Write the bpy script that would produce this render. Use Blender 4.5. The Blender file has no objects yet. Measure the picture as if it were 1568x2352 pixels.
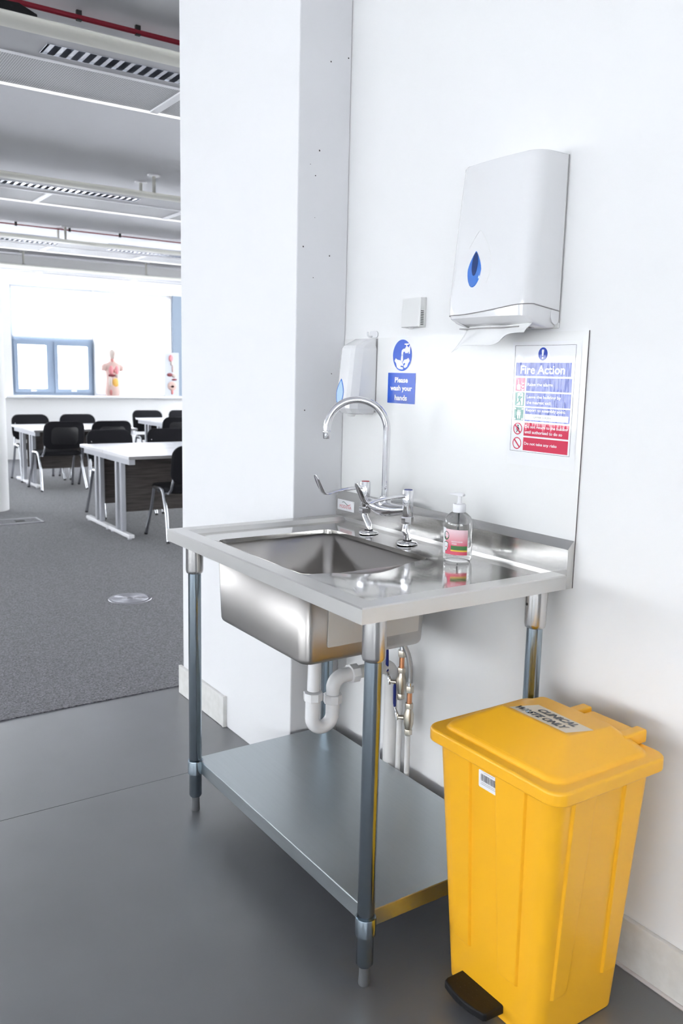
import bpy, bmesh, math, random
from mathutils import Vector, Matrix
random.seed(7)
S = bpy.context.scene
COL = S.collection
pi = math.pi

# ------------------------------------------------------------------ camera, sky, exposure
camd = bpy.data.cameras.new('camera')
camd.sensor_fit = 'VERTICAL'; camd.sensor_height = 36.0; camd.sensor_width = 24.0
camd.lens = 29.94
camd.clip_start = 0.05; camd.clip_end = 200
camd.dof.use_dof = True; camd.dof.focus_distance = 2.35; camd.dof.aperture_fstop = 5.6
cam = bpy.data.objects.new('camera', camd); COL.objects.link(cam)
cr = Vector((0.55909322, 0.82878268, 0.02310931)); cu = Vector((-0.14436117, 0.06986291, 0.98705574)); cf = Vector((-0.81644021, 0.55519226, -0.15870391))
m = Matrix((cr, cu, -cf)).transposed().to_4x4(); m.translation = Vector((2.36395, -1.60453, 1.36399))
cam.matrix_world = m
S.camera = cam

SKY = 14.4
w = bpy.data.worlds.new('overcast_sky'); S.world = w; w.use_nodes = True
bg = w.node_tree.nodes['Background']; bg.inputs[0].default_value = (0.93, 0.965, 1.0, 1); bg.inputs[1].default_value = SKY

vs = S.view_settings
vs.view_transform = 'Standard'; vs.look = 'None'; vs.gamma = 1.0; vs.use_curve_mapping = False; vs.exposure = 0.0
S.display_settings.display_device = 'sRGB'
S.cycles.use_denoising = True
S.cycles.max_bounces = 6; S.cycles.diffuse_bounces = 3; S.cycles.glossy_bounces = 4
S.cycles.use_adaptive_sampling = True; S.cycles.adaptive_threshold = .2; S.cycles.adaptive_min_samples = 24
S.cycles.transmission_bounces = 8; S.cycles.transparent_max_bounces = 12
S.cycles.caustics_reflective = False; S.cycles.caustics_refractive = False
S.cycles.sample_clamp_indirect = 8.0

def portal(loc, rot, sx, sy):
    l = bpy.data.lights.new('daylight_portal', 'AREA'); l.shape = 'RECTANGLE'; l.size = sx; l.size_y = sy
    l.cycles.is_portal = True
    o = bpy.data.objects.new('daylight_portal', l); COL.objects.link(o); o.location = loc; o.rotation_euler = rot

# ------------------------------------------------------------------ helpers
OFF = {}
def off(o): return OFF.get(o.name, Vector((0, 0, 0)))
def tag(o, label=None, cat=None, group=None, kind=None):
    if label: o['label'] = label
    if cat: o['category'] = cat
    if group: o['group'] = group
    if kind: o['kind'] = kind
    return o
def thing(name, label, cat, loc=(0, 0, 0), rz=0, group=None, kind=None):
    o = bpy.data.objects.new(name, None); o.empty_display_size = 0.05; COL.objects.link(o)
    o.location = loc; o.rotation_euler = (0, 0, rz); OFF[o.name] = Vector(loc)
    return tag(o, label, cat, group, kind)
def BM(): return bmesh.new()
def mesh_of(name, bm, mats, smooth=True, angle=35):
    bmesh.ops.recalc_face_normals(bm, faces=bm.faces[:])
    me = bpy.data.meshes.new(name); bm.to_mesh(me); bm.free()
    for mm in (mats if isinstance(mats, (list, tuple)) else [mats]): me.materials.append(mm)
    if smooth:
        me.shade_smooth(); me.set_sharp_from_angle(angle=math.radians(angle))
    return me
def obj(name, bm, mats, parent=None, smooth=True, angle=35, bevel=0, seg=2, recenter=True):
    me = mesh_of(name, bm, mats, smooth, angle)
    o = bpy.data.objects.new(name, me); COL.objects.link(o)
    if parent is not None:
        o.parent = parent; f = off(parent); OFF[o.name] = f
        if f.length: me.transform(Matrix.Translation(-f))
    elif recenter and len(me.vertices):
        xs = [v.co.x for v in me.vertices]; ys = [v.co.y for v in me.vertices]; zs = [v.co.z for v in me.vertices]
        c = Vector(((min(xs)+max(xs))/2, (min(ys)+max(ys))/2, min(zs)))
        me.transform(Matrix.Translation(-c)); o.location = c; OFF[o.name] = c
    if bevel:
        b = o.modifiers.new('edge', 'BEVEL'); b.width = bevel; b.segments = seg; b.limit_method = 'ANGLE'; b.angle_limit = math.radians(40)
        b.harden_normals = False
    return o
def box(bm, x0, x1, y0, y1, z0, z1, mi=0):
    v = [bm.verts.new(p) for p in ((x0,y0,z0),(x1,y0,z0),(x1,y1,z0),(x0,y1,z0),(x0,y0,z1),(x1,y0,z1),(x1,y1,z1),(x0,y1,z1))]
    for q in ((0,3,2,1),(4,5,6,7),(0,1,5,4),(1,2,6,5),(2,3,7,6),(3,0,4,7)):
        f = bm.faces.new([v[i] for i in q]); f.material_index = mi
    return bm
def Box(*a): return box(BM(), *a)
def frame_of(d):
    d = Vector(d).normalized(); a = Vector((0,0,1)) if abs(d.z) < .9 else Vector((1,0,0))
    u = d.cross(a).normalized(); return u, d.cross(u).normalized()
def loft(bm, loops, cap0=True, cap1=True, closed=True, mi=0):
    R = [[bm.verts.new(p) for p in lp] for lp in loops]
    n = len(R[0])
    for a, b in zip(R[:-1], R[1:]):
        for i in range(n if closed else n-1):
            j = (i+1) % n
            try: f = bm.faces.new((a[i], a[j], b[j], b[i])); f.material_index = mi
            except ValueError: pass
    if cap0: bm.faces.new(R[0][::-1]).material_index = mi
    if cap1: bm.faces.new(R[-1]).material_index = mi
    return R
def tube(bm, pts, r, n=16, caps=True, mi=0, flat=1.0):
    pts = [Vector(p) for p in pts]; rs = r if isinstance(r, (list, tuple)) else [r]*len(pts)
    loops = []; u = None
    for i, p in enumerate(pts):
        d = (pts[min(i+1, len(pts)-1)] - pts[max(i-1, 0)]).normalized()
        if u is None: u, vv = frame_of(d)
        else:
            u = (u - d*u.dot(d)).normalized(); vv = d.cross(u).normalized()
        loops.append([p + (u*math.cos(2*pi*k/n) + vv*math.sin(2*pi*k/n)*flat)*rs[i] for k in range(n)])
    loft(bm, loops, caps, caps, mi=mi); return bm
def cyl(bm, p0, p1, r0, r1=None, n=24, mi=0): return tube(bm, [p0, p1], [r0, r1 if r1 is not None else r0], n, True, mi)
def lathe(bm, c, prof, n=32, axis='z', mi=0):
    c = Vector(c); loops = []
    for r, h in prof:
        lp = []
        for k in range(n):
            a = 2*pi*k/n; x, y = r*math.cos(a), r*math.sin(a)
            lp.append(c + (Vector((x, y, h)) if axis == 'z' else Vector((x, h, y)) if axis == 'y' else Vector((h, x, y))))
        loops.append(lp)
    loft(bm, loops, mi=mi); return bm
def rrect(x0, x1, y0, y1, r, n=6):
    r = min(r, (x1-x0)/2-1e-4, (y1-y0)/2-1e-4); out = []
    for cx, cy, a0 in ((x1-r, y1-r, 0), (x0+r, y1-r, pi/2), (x0+r, y0+r, pi), (x1-r, y0+r, 1.5*pi)):
        for k in range(n+1):
            a = a0 + pi/2*k/n; out.append((cx+r*math.cos(a), cy+r*math.sin(a)))
    return out
def prism(bm, poly, fn, d, mi=0):
    """poly: 2-D points, fn maps (a, b, depth) to a world point"""
    loft(bm, [[fn(a, b, 0) for a, b in poly], [fn(a, b, d) for a, b in poly]], mi=mi); return bm
def arc(c, r, a0, a1, n, fn): return [fn(c[0]+r*math.cos(a0+(a1-a0)*k/n), c[1]+r*math.sin(a0+(a1-a0)*k/n)) for k in range(n+1)]
def ell(cx, cy, rx, ry, n=28): return [(cx+rx*math.cos(2*pi*k/n), cy+ry*math.sin(2*pi*k/n)) for k in range(n)]
def copy_tree(o, parent=None):
    c = o.copy(); COL.objects.link(c)
    if parent is not None: c.parent = parent
    for ch in list(o.children): copy_tree(ch, c)
    return c
def text_mesh(body, bold=0.0, align='CENTER', spacing=1.0):
    cu_ = bpy.data.curves.new('lettering', 'FONT'); cu_.body = body; cu_.align_x = align; cu_.offset = bold; cu_.space_character = spacing
    cu_.resolution_u = 3; cu_.fill_mode = 'FRONT'
    o = bpy.data.objects.new('lettering_tmp', cu_); COL.objects.link(o)
    dg = bpy.context.evaluated_depsgraph_get(); dg.update()
    me = bpy.data.meshes.new_from_object(o.evaluated_get(dg))
    bpy.data.objects.remove(o); bpy.data.curves.remove(cu_)
    return me
def lettering(name, body, fn, cx, cy, width, height, mat, parent, bold=0.012, spacing=1.0):
    """flat text; fn maps (a, b) to world; fitted to width x height around (cx, cy)"""
    me = text_mesh(body, bold, spacing=spacing); me.name = name
    xs = [v.co.x for v in me.vertices]; ys = [v.co.y for v in me.vertices]
    x0, x1, y0, y1 = min(xs), max(xs), min(ys), max(ys)
    sx = width/(x1-x0) if width else height/(y1-y0); sy = height/(y1-y0) if height else sx
    if not width: sx = sy
    f = off(parent)
    for v in me.vertices:
        v.co = Vector(fn(cx+(v.co.x-(x0+x1)/2)*sx, cy+(v.co.y-(y0+y1)/2)*sy)) - f
    me.materials.clear(); me.materials.append(mat)
    o = bpy.data.objects.new(name, me); COL.objects.link(o); o.parent = parent; OFF[o.name] = f
    return o

# ------------------------------------------------------------------ materials
def P(name, col, rough=.5, metal=0.0, spec=.5, **kw):
    mt = bpy.data.materials.new(name); mt.use_nodes = True
    b = mt.node_tree.nodes['Principled BSDF']
    b.inputs['Base Color'].default_value = (*col, 1); b.inputs['Roughness'].default_value = rough
    b.inputs['Metallic'].default_value = metal; b.inputs['Specular IOR Level'].default_value = spec
    for k, v in kw.items(): b.inputs[k.replace('_', ' ')].default_value = v
    return mt
def nodes(mt): return mt.node_tree.nodes, mt.node_tree.links, mt.node_tree.nodes['Principled BSDF']
def coords(mt, scale=(1,1,1), kind='Object'):
    n, l, b = nodes(mt); tc = n.new('ShaderNodeTexCoord'); mp = n.new('ShaderNodeMapping'); mp.inputs['Scale'].default_value = scale
    l.new(tc.outputs[kind], mp.inputs['Vector']); return mp.outputs[0]
def noise(mt, scale, detail=3, vec=None, rough=.5):
    n, l, b = nodes(mt); t = n.new('ShaderNodeTexNoise'); t.inputs['Scale'].default_value = scale; t.inputs['Detail'].default_value = detail; t.inputs['Roughness'].default_value = rough
    l.new(vec if vec is not None else coords(mt), t.inputs['Vector']); return t.outputs['Fac']
def ramp(mt, fac, c0, c1, p0=.3, p1=.7):
    n, l, b = nodes(mt); r = n.new('ShaderNodeValToRGB'); l.new(fac, r.inputs[0])
    r.color_ramp.elements[0].position = p0; r.color_ramp.elements[1].position = p1
    r.color_ramp.elements[0].color = (*c0, 1); r.color_ramp.elements[1].color = (*c1, 1); return r.outputs[0]
def rng(mt, fac, a, b_, lo=0.0, hi=1.0):
    n, l, b = nodes(mt); r = n.new('ShaderNodeMapRange'); l.new(fac, r.inputs[0])
    for i, v in ((1, lo), (2, hi), (3, a), (4, b_)): r.inputs[i].default_value = v
    return r.outputs[0]
def bump(mt, fac, strength=.1, dist=.001, target='Normal'):
    n, l, b = nodes(mt); bp = n.new('ShaderNodeBump'); bp.inputs['Strength'].default_value = strength; bp.inputs['Distance'].default_value = dist
    l.new(fac, bp.inputs['Height']); l.new(bp.outputs[0], b.inputs[target])
def link(mt, out, name): n, l, b = nodes(mt); l.new(out, b.inputs[name])

def steel(name, col, r0, r1, stretch, bs=.04):
    mt = P(name, col, r0, 1.0); v = coords(mt, stretch); f = noise(mt, 1.0, 4, v, .6)
    link(mt, rng(mt, f, r0, r1, .3, .7), 'Roughness'); bump(mt, f, bs, .0006); return mt
M = {}
def matte(name, col, sc=14, amt=.006):
    mm = bpy.data.materials.new(name); mm.use_nodes = True; t = mm.node_tree; t.nodes.clear()
    o = t.nodes.new('ShaderNodeOutputMaterial'); d = t.nodes.new('ShaderNodeBsdfDiffuse'); tc = t.nodes.new('ShaderNodeTexCoord'); nz = t.nodes.new('ShaderNodeTexNoise'); r = t.nodes.new('ShaderNodeValToRGB')
    nz.inputs['Scale'].default_value = sc; nz.inputs['Detail'].default_value = 1; t.links.new(tc.outputs['Object'], nz.inputs['Vector']); t.links.new(nz.outputs['Fac'], r.inputs[0])
    r.color_ramp.elements[0].color = (*[c-amt for c in col], 1); r.color_ramp.elements[1].color = (*[c+amt for c in col], 1)
    t.links.new(r.outputs[0], d.inputs[0]); t.links.new(d.outputs[0], o.inputs[0]); return mm
M['wall'] = matte('white_wall_paint', (.86, .86, .86)); M['pier'] = matte('white_concrete_paint', (.86, .86, .87)); M['ceiling'] = matte('ceiling_paint', (.90, .90, .93))
mt = M['pit'] = P('pitted_concrete_paint', (.80, .80, .82), .5)
n_, l_, b_ = nodes(mt); v = coords(mt, (1, 1, 1))
vo = n_.new('ShaderNodeTexVoronoi'); vo.inputs['Scale'].default_value = 34; vo.inputs['Randomness'].default_value = 1; l_.new(v, vo.inputs['Vector'])
cmpn = n_.new('ShaderNodeMath'); cmpn.operation = 'LESS_THAN'; l_.new(vo.outputs['Distance'], cmpn.inputs[0])
sp = n_.new('ShaderNodeSeparateColor'); l_.new(vo.outputs['Color'], sp.inputs[0])
thr = n_.new('ShaderNodeMapRange'); l_.new(sp.outputs[0], thr.inputs[0]); thr.inputs[1].default_value = .55; thr.inputs[2].default_value = 1; thr.inputs[3].default_value = 0.0; thr.inputs[4].default_value = .19
l_.new(thr.outputs[0], cmpn.inputs[1])
mx = n_.new('ShaderNodeMix'); mx.data_type = 'RGBA'; l_.new(cmpn.outputs[0], mx.inputs[0]); mx.inputs[6].default_value = (.80, .80, .82, 1); mx.inputs[7].default_value = (.03, .03, .03, 1)
l_.new(mx.outputs[2], b_.inputs['Base Color'])
M['base'] = P('cream_baseboard', (.80, .79, .77), .35); f = noise(M['base'], 30, 5); link(M['base'], ramp(M['base'], f, (.74, .73, .70), (.83, .82, .80)), 'Base Color')
M['vinyl'] = P('grey_vinyl', (.10, .10, .11), .42, spec=.9, Coat_Weight=.9, Coat_Roughness=.40)
f = noise(M['vinyl'], 3.0, 3); link(M['vinyl'], ramp(M['vinyl'], f, (.094, .097, .107), (.118, .122, .134)), 'Base Color'); link(M['vinyl'], rng(M['vinyl'], noise(M['vinyl'], 7, 3), .36, .46), 'Roughness')
bump(M['vinyl'], noise(M['vinyl'], 260, 0), .10, .0008)
M['carpet'] = P('charcoal_carpet', (.08, .08, .085), .95, spec=.1, Sheen_Weight=.25)
f = noise(M['carpet'], 125, 2, rough=.85); link(M['carpet'], ramp(M['carpet'], f, (.030, .030, .036), (.215, .215, .240), .34, .68), 'Base Color'); bump(M['carpet'], f, .9, .006)
M['steel'] = steel('brushed_stainless', (.66, .65, .63), .13, .22, (3, 320, 320))
M['steel_top'] = steel('polished_stainless_top', (.68, .67, .65), .06, .13, (4, 240, 240), .025)
M['steel_bowl'] = P('satin_stainless_bowl', (.46, .44, .42), .32, 1.0, Anisotropic=.75, Anisotropic_Rotation=.25)
tg = M['steel_bowl'].node_tree.nodes.new('ShaderNodeTangent'); tg.direction_type = 'RADIAL'; tg.axis = 'Z'; link(M['steel_bowl'], tg.outputs[0], 'Tangent'); bump(M['steel_bowl'], noise(M['steel_bowl'], 1.0, 2, coords(M['steel_bowl'], (6, 300, 420))), .02, .0006)
M['steel_v'] = steel('brushed_stainless_collar', (.62, .61, .60), .18, .28, (240, 240, 4), .02)
mt = M['steel_rim'] = P('brushed_stainless_rim', (.70, .69, .67), .34, 1.0, Anisotropic=.7, Anisotropic_Rotation=.25)
tg = mt.node_tree.nodes.new('ShaderNodeTangent'); tg.direction_type = 'RADIAL'; tg.axis = 'Z'; link(mt, tg.outputs[0], 'Tangent'); bump(mt, noise(mt, 1.0, 2, coords(mt, (6, 300, 420))), .02, .0006)
M['galv'] = steel('galvanised_tube', (.32, .38, .43), .16, .24, (60, 60, 2), .02)
M['shelf'] = steel('galvanised_shelf', (.47, .51, .53), .30, .42, (3, 120, 120), .04)
M['chrome'] = P('chrome', (.80, .80, .82), .05, 1.0)
M['nickel'] = P('nickel_brass', (.55, .50, .42), .30, 1.0)
M['copper'] = P('copper', (.80, .38, .20), .28, 1.0)
mt = M['braid'] = P('braided_hose', (.55, .55, .55), .4, .9)
v = coords(mt, (1, 1, 1)); n_, l_, b_ = nodes(mt); wv = n_.new('ShaderNodeTexWave'); wv.inputs['Scale'].default_value = 240; wv.bands_direction = 'DIAGONAL'; l_.new(v, wv.inputs['Vector'])
link(mt, ramp(mt, wv.outputs['Fac'], (.08, .08, .08), (.62, .62, .62), .1, .45), 'Base Color')
M['pvc'] = P('white_pvc', (.84, .84, .85), .25)
M['pipewhite'] = P('painted_pipe', (.80, .79, .78), .4)
M['bluegrip'] = P('blue_grip', (.01, .025, .22), .4)
M['yellow'] = P('yellow_plastic', (.94, .475, .020), .34); f = noise(M['yellow'], 60, 3); bump(M['yellow'], f, .03, .001)
M['blackplastic'] = P('black_plastic', (.008, .008, .009), .5, spec=.25)
M['abs'] = P('glossy_white_plastic', (.80, .80, .81), .09, Coat_Weight=.5, Coat_Roughness=.04)
M['abs2'] = P('satin_white_plastic', (.76, .76, .75), .35)
M['seam'] = P('seam_shadow_grey', (.30, .29, .29), .6)
M['dark'] = P('dark_slot', (.03, .028, .028), .7)
M['bluelens'] = P('blue_window', (.03, .17, .62), .06, Coat_Weight=1.0, Coat_Roughness=.03)
M['bluedeep'] = P('dark_blue_window', (.006, .035, .16), .12)
M['paper'] = P('tissue_paper', (.90, .90, .90), .85, Subsurface_Weight=.0)
M['board'] = P('white_wall_panel', (.86, .86, .85), .22)
M['edge'] = P('panel_edge', (.16, .14, .14), .6)
M['signblue'] = P('sign_blue', (.006, .09, .60), .16, spec=.4); bump(M['signblue'], noise(M['signblue'], 300, 2), .25, .0006)
M['signwhite'] = P('sign_white', (.88, .88, .90), .2)
def geo(mm):
    n, l, b = nodes(mm); g_ = n.new('ShaderNodeNewGeometry'); mp = n.new('ShaderNodeMapping'); mp.inputs['Scale'].default_value = (75, 1, 5); l.new(g_.outputs['Position'], mp.inputs['Vector']); return mp.outputs[0]
def lamcol(name, c):
    mm = P(name, c, .5, spec=.05, Coat_Weight=1.0, Coat_Roughness=.02); ff = noise(mm, 1.0, 3, coords(mm, (75, 1, 5), 'Generated') if 0 else geo(mm)); bump(mm, ff, .20, .004, 'Coat Normal'); return mm
M['lam'] = lamcol('laminated_sheet', (.88, .88, .90)); M['fblue'] = lamcol('notice_blue', (.03, .07, .42)); M['fred'] = lamcol('notice_red', (.66, .03, .085)); M['fgreen'] = lamcol('notice_green', (.03, .24, .19))
M['fpink'] = lamcol('notice_pink_red', (.70, .09, .20)); M['fwhite'] = lamcol('notice_white', (.88, .88, .90)); M['fblack'] = lamcol('notice_black', (.03, .03, .04))
M['red'] = P('badge_red', (.55, .03, .05), .4); M['green'] = P('badge_green', (.02, .10, .07), .4); M['badge'] = P('badge_white', (.80, .80, .82), .3)
M['redpipe'] = P('red_paint', (.28, .012, .03), .4)
M['cream'] = P('cream_raft_edge', (.70, .69, .63), .4); M['raftgrey'] = P('raft_grey', (.42, .42, .44), .5); M['raftwhite'] = P('raft_white', (.88, .88, .90), .35)
mt = M['perf'] = P('perforated_metal', (.55, .55, .57), .5); n_, l_, b_ = nodes(mt)
vo = n_.new('ShaderNodeTexVoronoi'); vo.inputs['Scale'].default_value = 95; vo.inputs['Randomness'].default_value = 0; l_.new(coords(mt), vo.inputs['Vector'])
link(mt, ramp(mt, vo.outputs['Distance'], (.10, .10, .11), (.60, .60, .62), .28, .36), 'Base Color')
M['strip'] = P('raft_white_glow', (.85, .85, .87), .5, Emission_Color=(1, 1, 1, 1), Emission_Strength=1.0)  # white raft edge; its emission stands in for window light falling on it
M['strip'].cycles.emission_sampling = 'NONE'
M['alu'] = P('louvre_aluminium', (.75, .77, .82), .22, 1.0)
M['winframe'] = P('blue_grey_window_frame', (.30, .38, .50), .45)
M['greypanel'] = P('grey_blue_panel', (.24, .30, .38), .5)
M['desktop'] = P('white_desk_top', (.85, .85, .87), .25); M['deskgrey'] = P('silver_desk_steel', (.55, .56, .60), .35, .5); M['deskedge'] = P('grey_desk_edge', (.30, .29, .29), .5)
mt = M['wood'] = P('dark_wood_panel', (.10, .085, .08), .45); f = noise(mt, 1.0, 5, coords(mt, (8, 5, 90))); link(mt, ramp(mt, f, (.045, .038, .036), (.115, .098, .09)), 'Base Color')
M['fabric'] = P('black_chair_fabric', (.014, .014, .017), .9, spec=.2); bump(M['fabric'], noise(M['fabric'], 300, 2), .3, .001)
M['chairblack'] = P('black_chair_shell', (.010, .010, .012), .5)
M['chairleg'] = P('chair_chrome', (.62, .63, .66), .22, 1.0)
mt = M['glass'] = bpy.data.materials.new('window_glass'); mt.use_nodes = True; nt = mt.node_tree; nt.nodes.clear()
o_ = nt.nodes.new('ShaderNodeOutputMaterial'); mxs = nt.nodes.new('ShaderNodeMixShader'); tr = nt.nodes.new('ShaderNodeBsdfTransparent'); gl = nt.nodes.new('ShaderNodeBsdfGlossy')
gl.inputs['Roughness'].default_value = .02; mxs.inputs[0].default_value = .07; nt.links.new(tr.outputs[0], mxs.inputs[1]); nt.links.new(gl.outputs[0], mxs.inputs[2]); nt.links.new(mxs.outputs[0], o_.inputs[0])
mt = M['blind'] = bpy.data.materials.new('white_blind_fabric'); mt.use_nodes = True; nt = mt.node_tree; nt.nodes.clear()
o_ = nt.nodes.new('ShaderNodeOutputMaterial'); mxs = nt.nodes.new('ShaderNodeMixShader'); tl = nt.nodes.new('ShaderNodeBsdfTranslucent'); df = nt.nodes.new('ShaderNodeBsdfDiffuse')
tl.inputs[0].default_value = (.85, .85, .87, 1); df.inputs[0].default_value = (.85, .85, .86, 1); mxs.inputs[0].default_value = .55
nt.links.new(df.outputs[0], mxs.inputs[1]); nt.links.new(tl.outputs[0], mxs.inputs[2]); nt.links.new(mxs.outputs[0], o_.inputs[0])
M['clear'] = P('clear_plastic', (.985, .99, .99), .02, IOR=1.10, Transmission_Weight=1.0, Coat_Weight=1.0, Coat_Roughness=.02)
M['soapliquid'] = P('clear_soap', (.96, .97, .96), .0, IOR=1.33, Transmission_Weight=1.0)
M['pump'] = P('white_pump_plastic', (.86, .86, .88), .3)
M['silver'] = P('satin_floor_plate', (.36, .36, .39), .42, 1.0)
M['trimline'] = P('pale_sealant', (.62, .58, .57), .5)

# ------------------------------------------------------------------ the room
ZC = 2.98; XF = -10.92; YL = -6.6; XB = 5.2; YR = 7.0
fl = tag(obj('floor', Box(XF-.3, XB+.3, YL-.3, YR+.3, -.20, -.004), M['dark'], smooth=False), 'screed under the vinyl and carpet', kind='structure')
XC = -.975; XS = -.197
def sheet(name, x0, x1, m_): return obj(name, Box(x0, x1, YL, YR, -.004, 0), m_, fl, smooth=False)
sheet('vinyl_sheet', XC+.002, XS-.0012, M['vinyl'])['label'] = 'grey vinyl strip between the carpet and the seam'
sheet('vinyl_sheet', XS+.0012, XB, M['vinyl'])['label'] = 'grey vinyl under the sink'
cp = obj('carpet', Box(XF, XC-.001, YL, YR, -.004, .0035), M['carpet'], fl, smooth=False); cp['label'] = 'charcoal cut pile carpet'
tag(obj('ceiling', Box(XF-.3, XB+.3, YL-.3, YR+.3, ZC, ZC+.2), M['ceiling'], smooth=False), 'pale grey ceiling slab', kind='structure')
PX0, PX1, PY = -.888, .004, -.191
tag(obj('wall_right', Box(PX0+.01, XB+.2, 0, .28, 0, ZC), M['wall'], smooth=False), 'white wall behind the sink', kind='structure')
bm = box(BM(), PX0, PX1, PY, -.0005, 0, ZC)
for f_ in bm.faces:
    if f_.calc_center_median().x > PX1-.001: f_.material_index = 1
tag(obj('wall_corner', bm, [M['pier'], M['pit']], smooth=False, bevel=.004), 'white painted pier left of the sink', kind='structure')
wb = BM(); QB = (-5.6, -2.6, .95, 2.05)
box(wb, XB, XB+.2, YL, 0, 0, QB[2]); box(wb, XB, XB+.2, YL, 0, QB[3], ZC); box(wb, XB, XB+.2, YL, QB[0], QB[2], QB[3]); box(wb, XB, XB+.2, QB[1], 0, QB[2], QB[3])
tag(obj('wall_back', wb, M['wall'], smooth=False), 'white wall behind the camera', kind='structure')
wy = BM(); QY = (-10.3, -2.5, .85, 2.5)
box(wy, XF, PX0+.01, YR, YR+.2, 0, QY[2]); box(wy, XF, PX0+.01, YR, YR+.2, QY[3], ZC); box(wy, XF, QY[0], YR, YR+.2, QY[2], QY[3]); box(wy, QY[1], PX0+.01, YR, YR+.2, QY[2], QY[3])
tag(obj('wall_beyond', wy, M['wall'], smooth=False), 'white end wall of the classroom', kind='structure')
tag(obj('wall_divider', Box(PX0+.01, PX0+.21, .28, YR, 0, ZC), M['wall'], smooth=False), 'white wall running back from the pier', kind='structure')
# baseboards
BBH = .124
bb = tag(obj('baseboard_corner', Box(PX0-.018, -.485, PY-.014, PY-.0005, .001, BBH), M['base'], smooth=False, bevel=.002), 'short cream baseboard on the pier, cut off at its end', kind='structure')
obj('end_cap', Box(-.485, -.474, PY-.016, PY-.0005, .001, BBH+.002), M['base'], bb, smooth=False, bevel=.001)
bb2 = tag(obj('baseboard_right', Box(1.02, XB-.001, -.014, -.0005, .001, BBH), M['base'], smooth=False, bevel=.002), 'cream baseboard behind the yellow bin', kind='structure')
obj('sealant_bead', tube(BM(), [(1.02, -.016, .003), (XB-.002, -.016, .003)], .005, 8), M['trimline'], bb2)
# wall with far windows: openings y 1.50-2.70 and 2.74-4.02
SILL = .955; HEAD = 2.56
wf = BM()
box(wf, XF-.3, XF, YL, YR, 0, SILL-.03); box(wf, XF-.3, XF, YL, YR, HEAD, ZC)
spans = [(-5.9, -3.4), (-3.1, -.6), (-.3, 1.28), (1.50, 2.74), (2.745, 3.995), (4.6, 6.6)]
prev = YL
for a, b in spans:
    if a - prev > .002: box(wf, XF-.3, XF, prev, a, SILL-.03, HEAD)
    prev = b
box(wf, XF-.3, XF, prev, YR, SILL-.03, HEAD)
tag(obj('wall_far', wf, M['wall'], smooth=False), 'white far wall of the classroom with the windows', kind='structure')
tag(obj('trim_1', Box(XF-.28, XF+.16, 1.36, 4.32, SILL-.03, SILL+.004), M['raftwhite'], smooth=False, bevel=.004), 'white window sill board along the far wall', kind='structure')
def window_x(name, y0, y1, label, casements=False):
    t = thing(name, label, 'window', (XF-.12, (y0+y1)/2, SILL), kind='structure')
    fw = .045; xa, xb = XF-.15, XF-.09
    b = BM(); box(b, xa, xb, y0, y0+fw, SILL, HEAD); box(b, xa, xb, y1-fw, y1, SILL, HEAD); box(b, xa, xb, y0+fw, y1-fw, SILL, SILL+fw); box(b, xa, xb, y0+fw, y1-fw, HEAD-fw, HEAD)
    obj('frame', b, M['winframe'], t, smooth=False)
    if casements:
        zt = 1.80
        obj('transom', Box(xa, xb+.02, y0+fw, y1-fw, zt-.04, zt+.03), M['winframe'], t, smooth=False)
        ym = y0+.60; obj('mullion', Box(xa, xb+.02, ym-.03, ym+.03, SILL+fw, zt-.04), M['winframe'], t, smooth=False)
        for a, b_2 in ((y0+fw, ym-.03), (ym+.03, y1-fw)):
            c = BM(); q = .055; z0, z1 = SILL+fw, zt-.04
            for ar in ((a, a+q, z0, z1), (b_2-q, b_2, z0, z1), (a+q, b_2-q, z0, z0+q), (a+q, b_2-q, z1-q, z1)): box(c, xa+.01, xb+.035, *ar)
            s = obj('casement', c, M['winframe'], t, smooth=False)
            obj('pane', Box(xa+.03, xa+.036, a+q, b_2-q, z0+q, z1-q), M['glass'], s, smooth=False)
            obj('handle', Box(xb+.035, xb+.055, (a+b_2)/2-.04, (a+b_2)/2+.04, z0+.015, z0+.04), M['raftwhite'], s, smooth=False)
        obj('pane', Box(xa+.03, xa+.036, y0+fw, y1-fw, zt+.03, HEAD-fw), M['glass'], t, smooth=False)
    else:
        obj('pane', Box(xa+.03, xa+.036, y0+fw, y1-fw, SILL+fw, HEAD-fw), M['glass'], t, smooth=False)
    return t
window_x('window_1', 1.50, 2.74, 'far window with two grey blue opening casements below', True)
window_x('window_2', 2.745, 3.995, 'far window behind the anatomical torso')
for k, (a, b) in enumerate(spans[:3] + spans[5:]): window_x('window_%d' % (3+k), a, b, 'classroom window further along the far wall')
for k in range(3):  # hidden end-wall windows, added to brighten desks, chairs and ceiling
    a, b = QY[0]+2.6*k+.001, QY[0]+2.6*(k+1)-.001
    t = thing('window_%d' % (30+k), 'unseen window added in the end wall to brighten the classroom', 'window', ((a+b)/2, YR+.1, QY[2]), kind='structure'); fb = BM(); q = .05
    for ar in ((a, a+q, QY[2], QY[3]), (b-q, b, QY[2], QY[3]), (a+q, b-q, QY[2], QY[2]+q), (a+q, b-q, QY[3]-q, QY[3])): box(fb, ar[0], ar[1], YR+.08, YR+.14, ar[2], ar[3])
    obj('frame', fb, M['winframe'], t, smooth=False); obj('pane', Box(a+q, b-q, YR+.105, YR+.111, QY[2]+q, QY[3]-q), M['glass'], t, smooth=False)
portal(((QY[0]+QY[1])/2, YR+.21, (QY[2]+QY[3])/2), (-pi/2, 0, pi), QY[1]-QY[0], QY[3]-QY[2])
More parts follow.
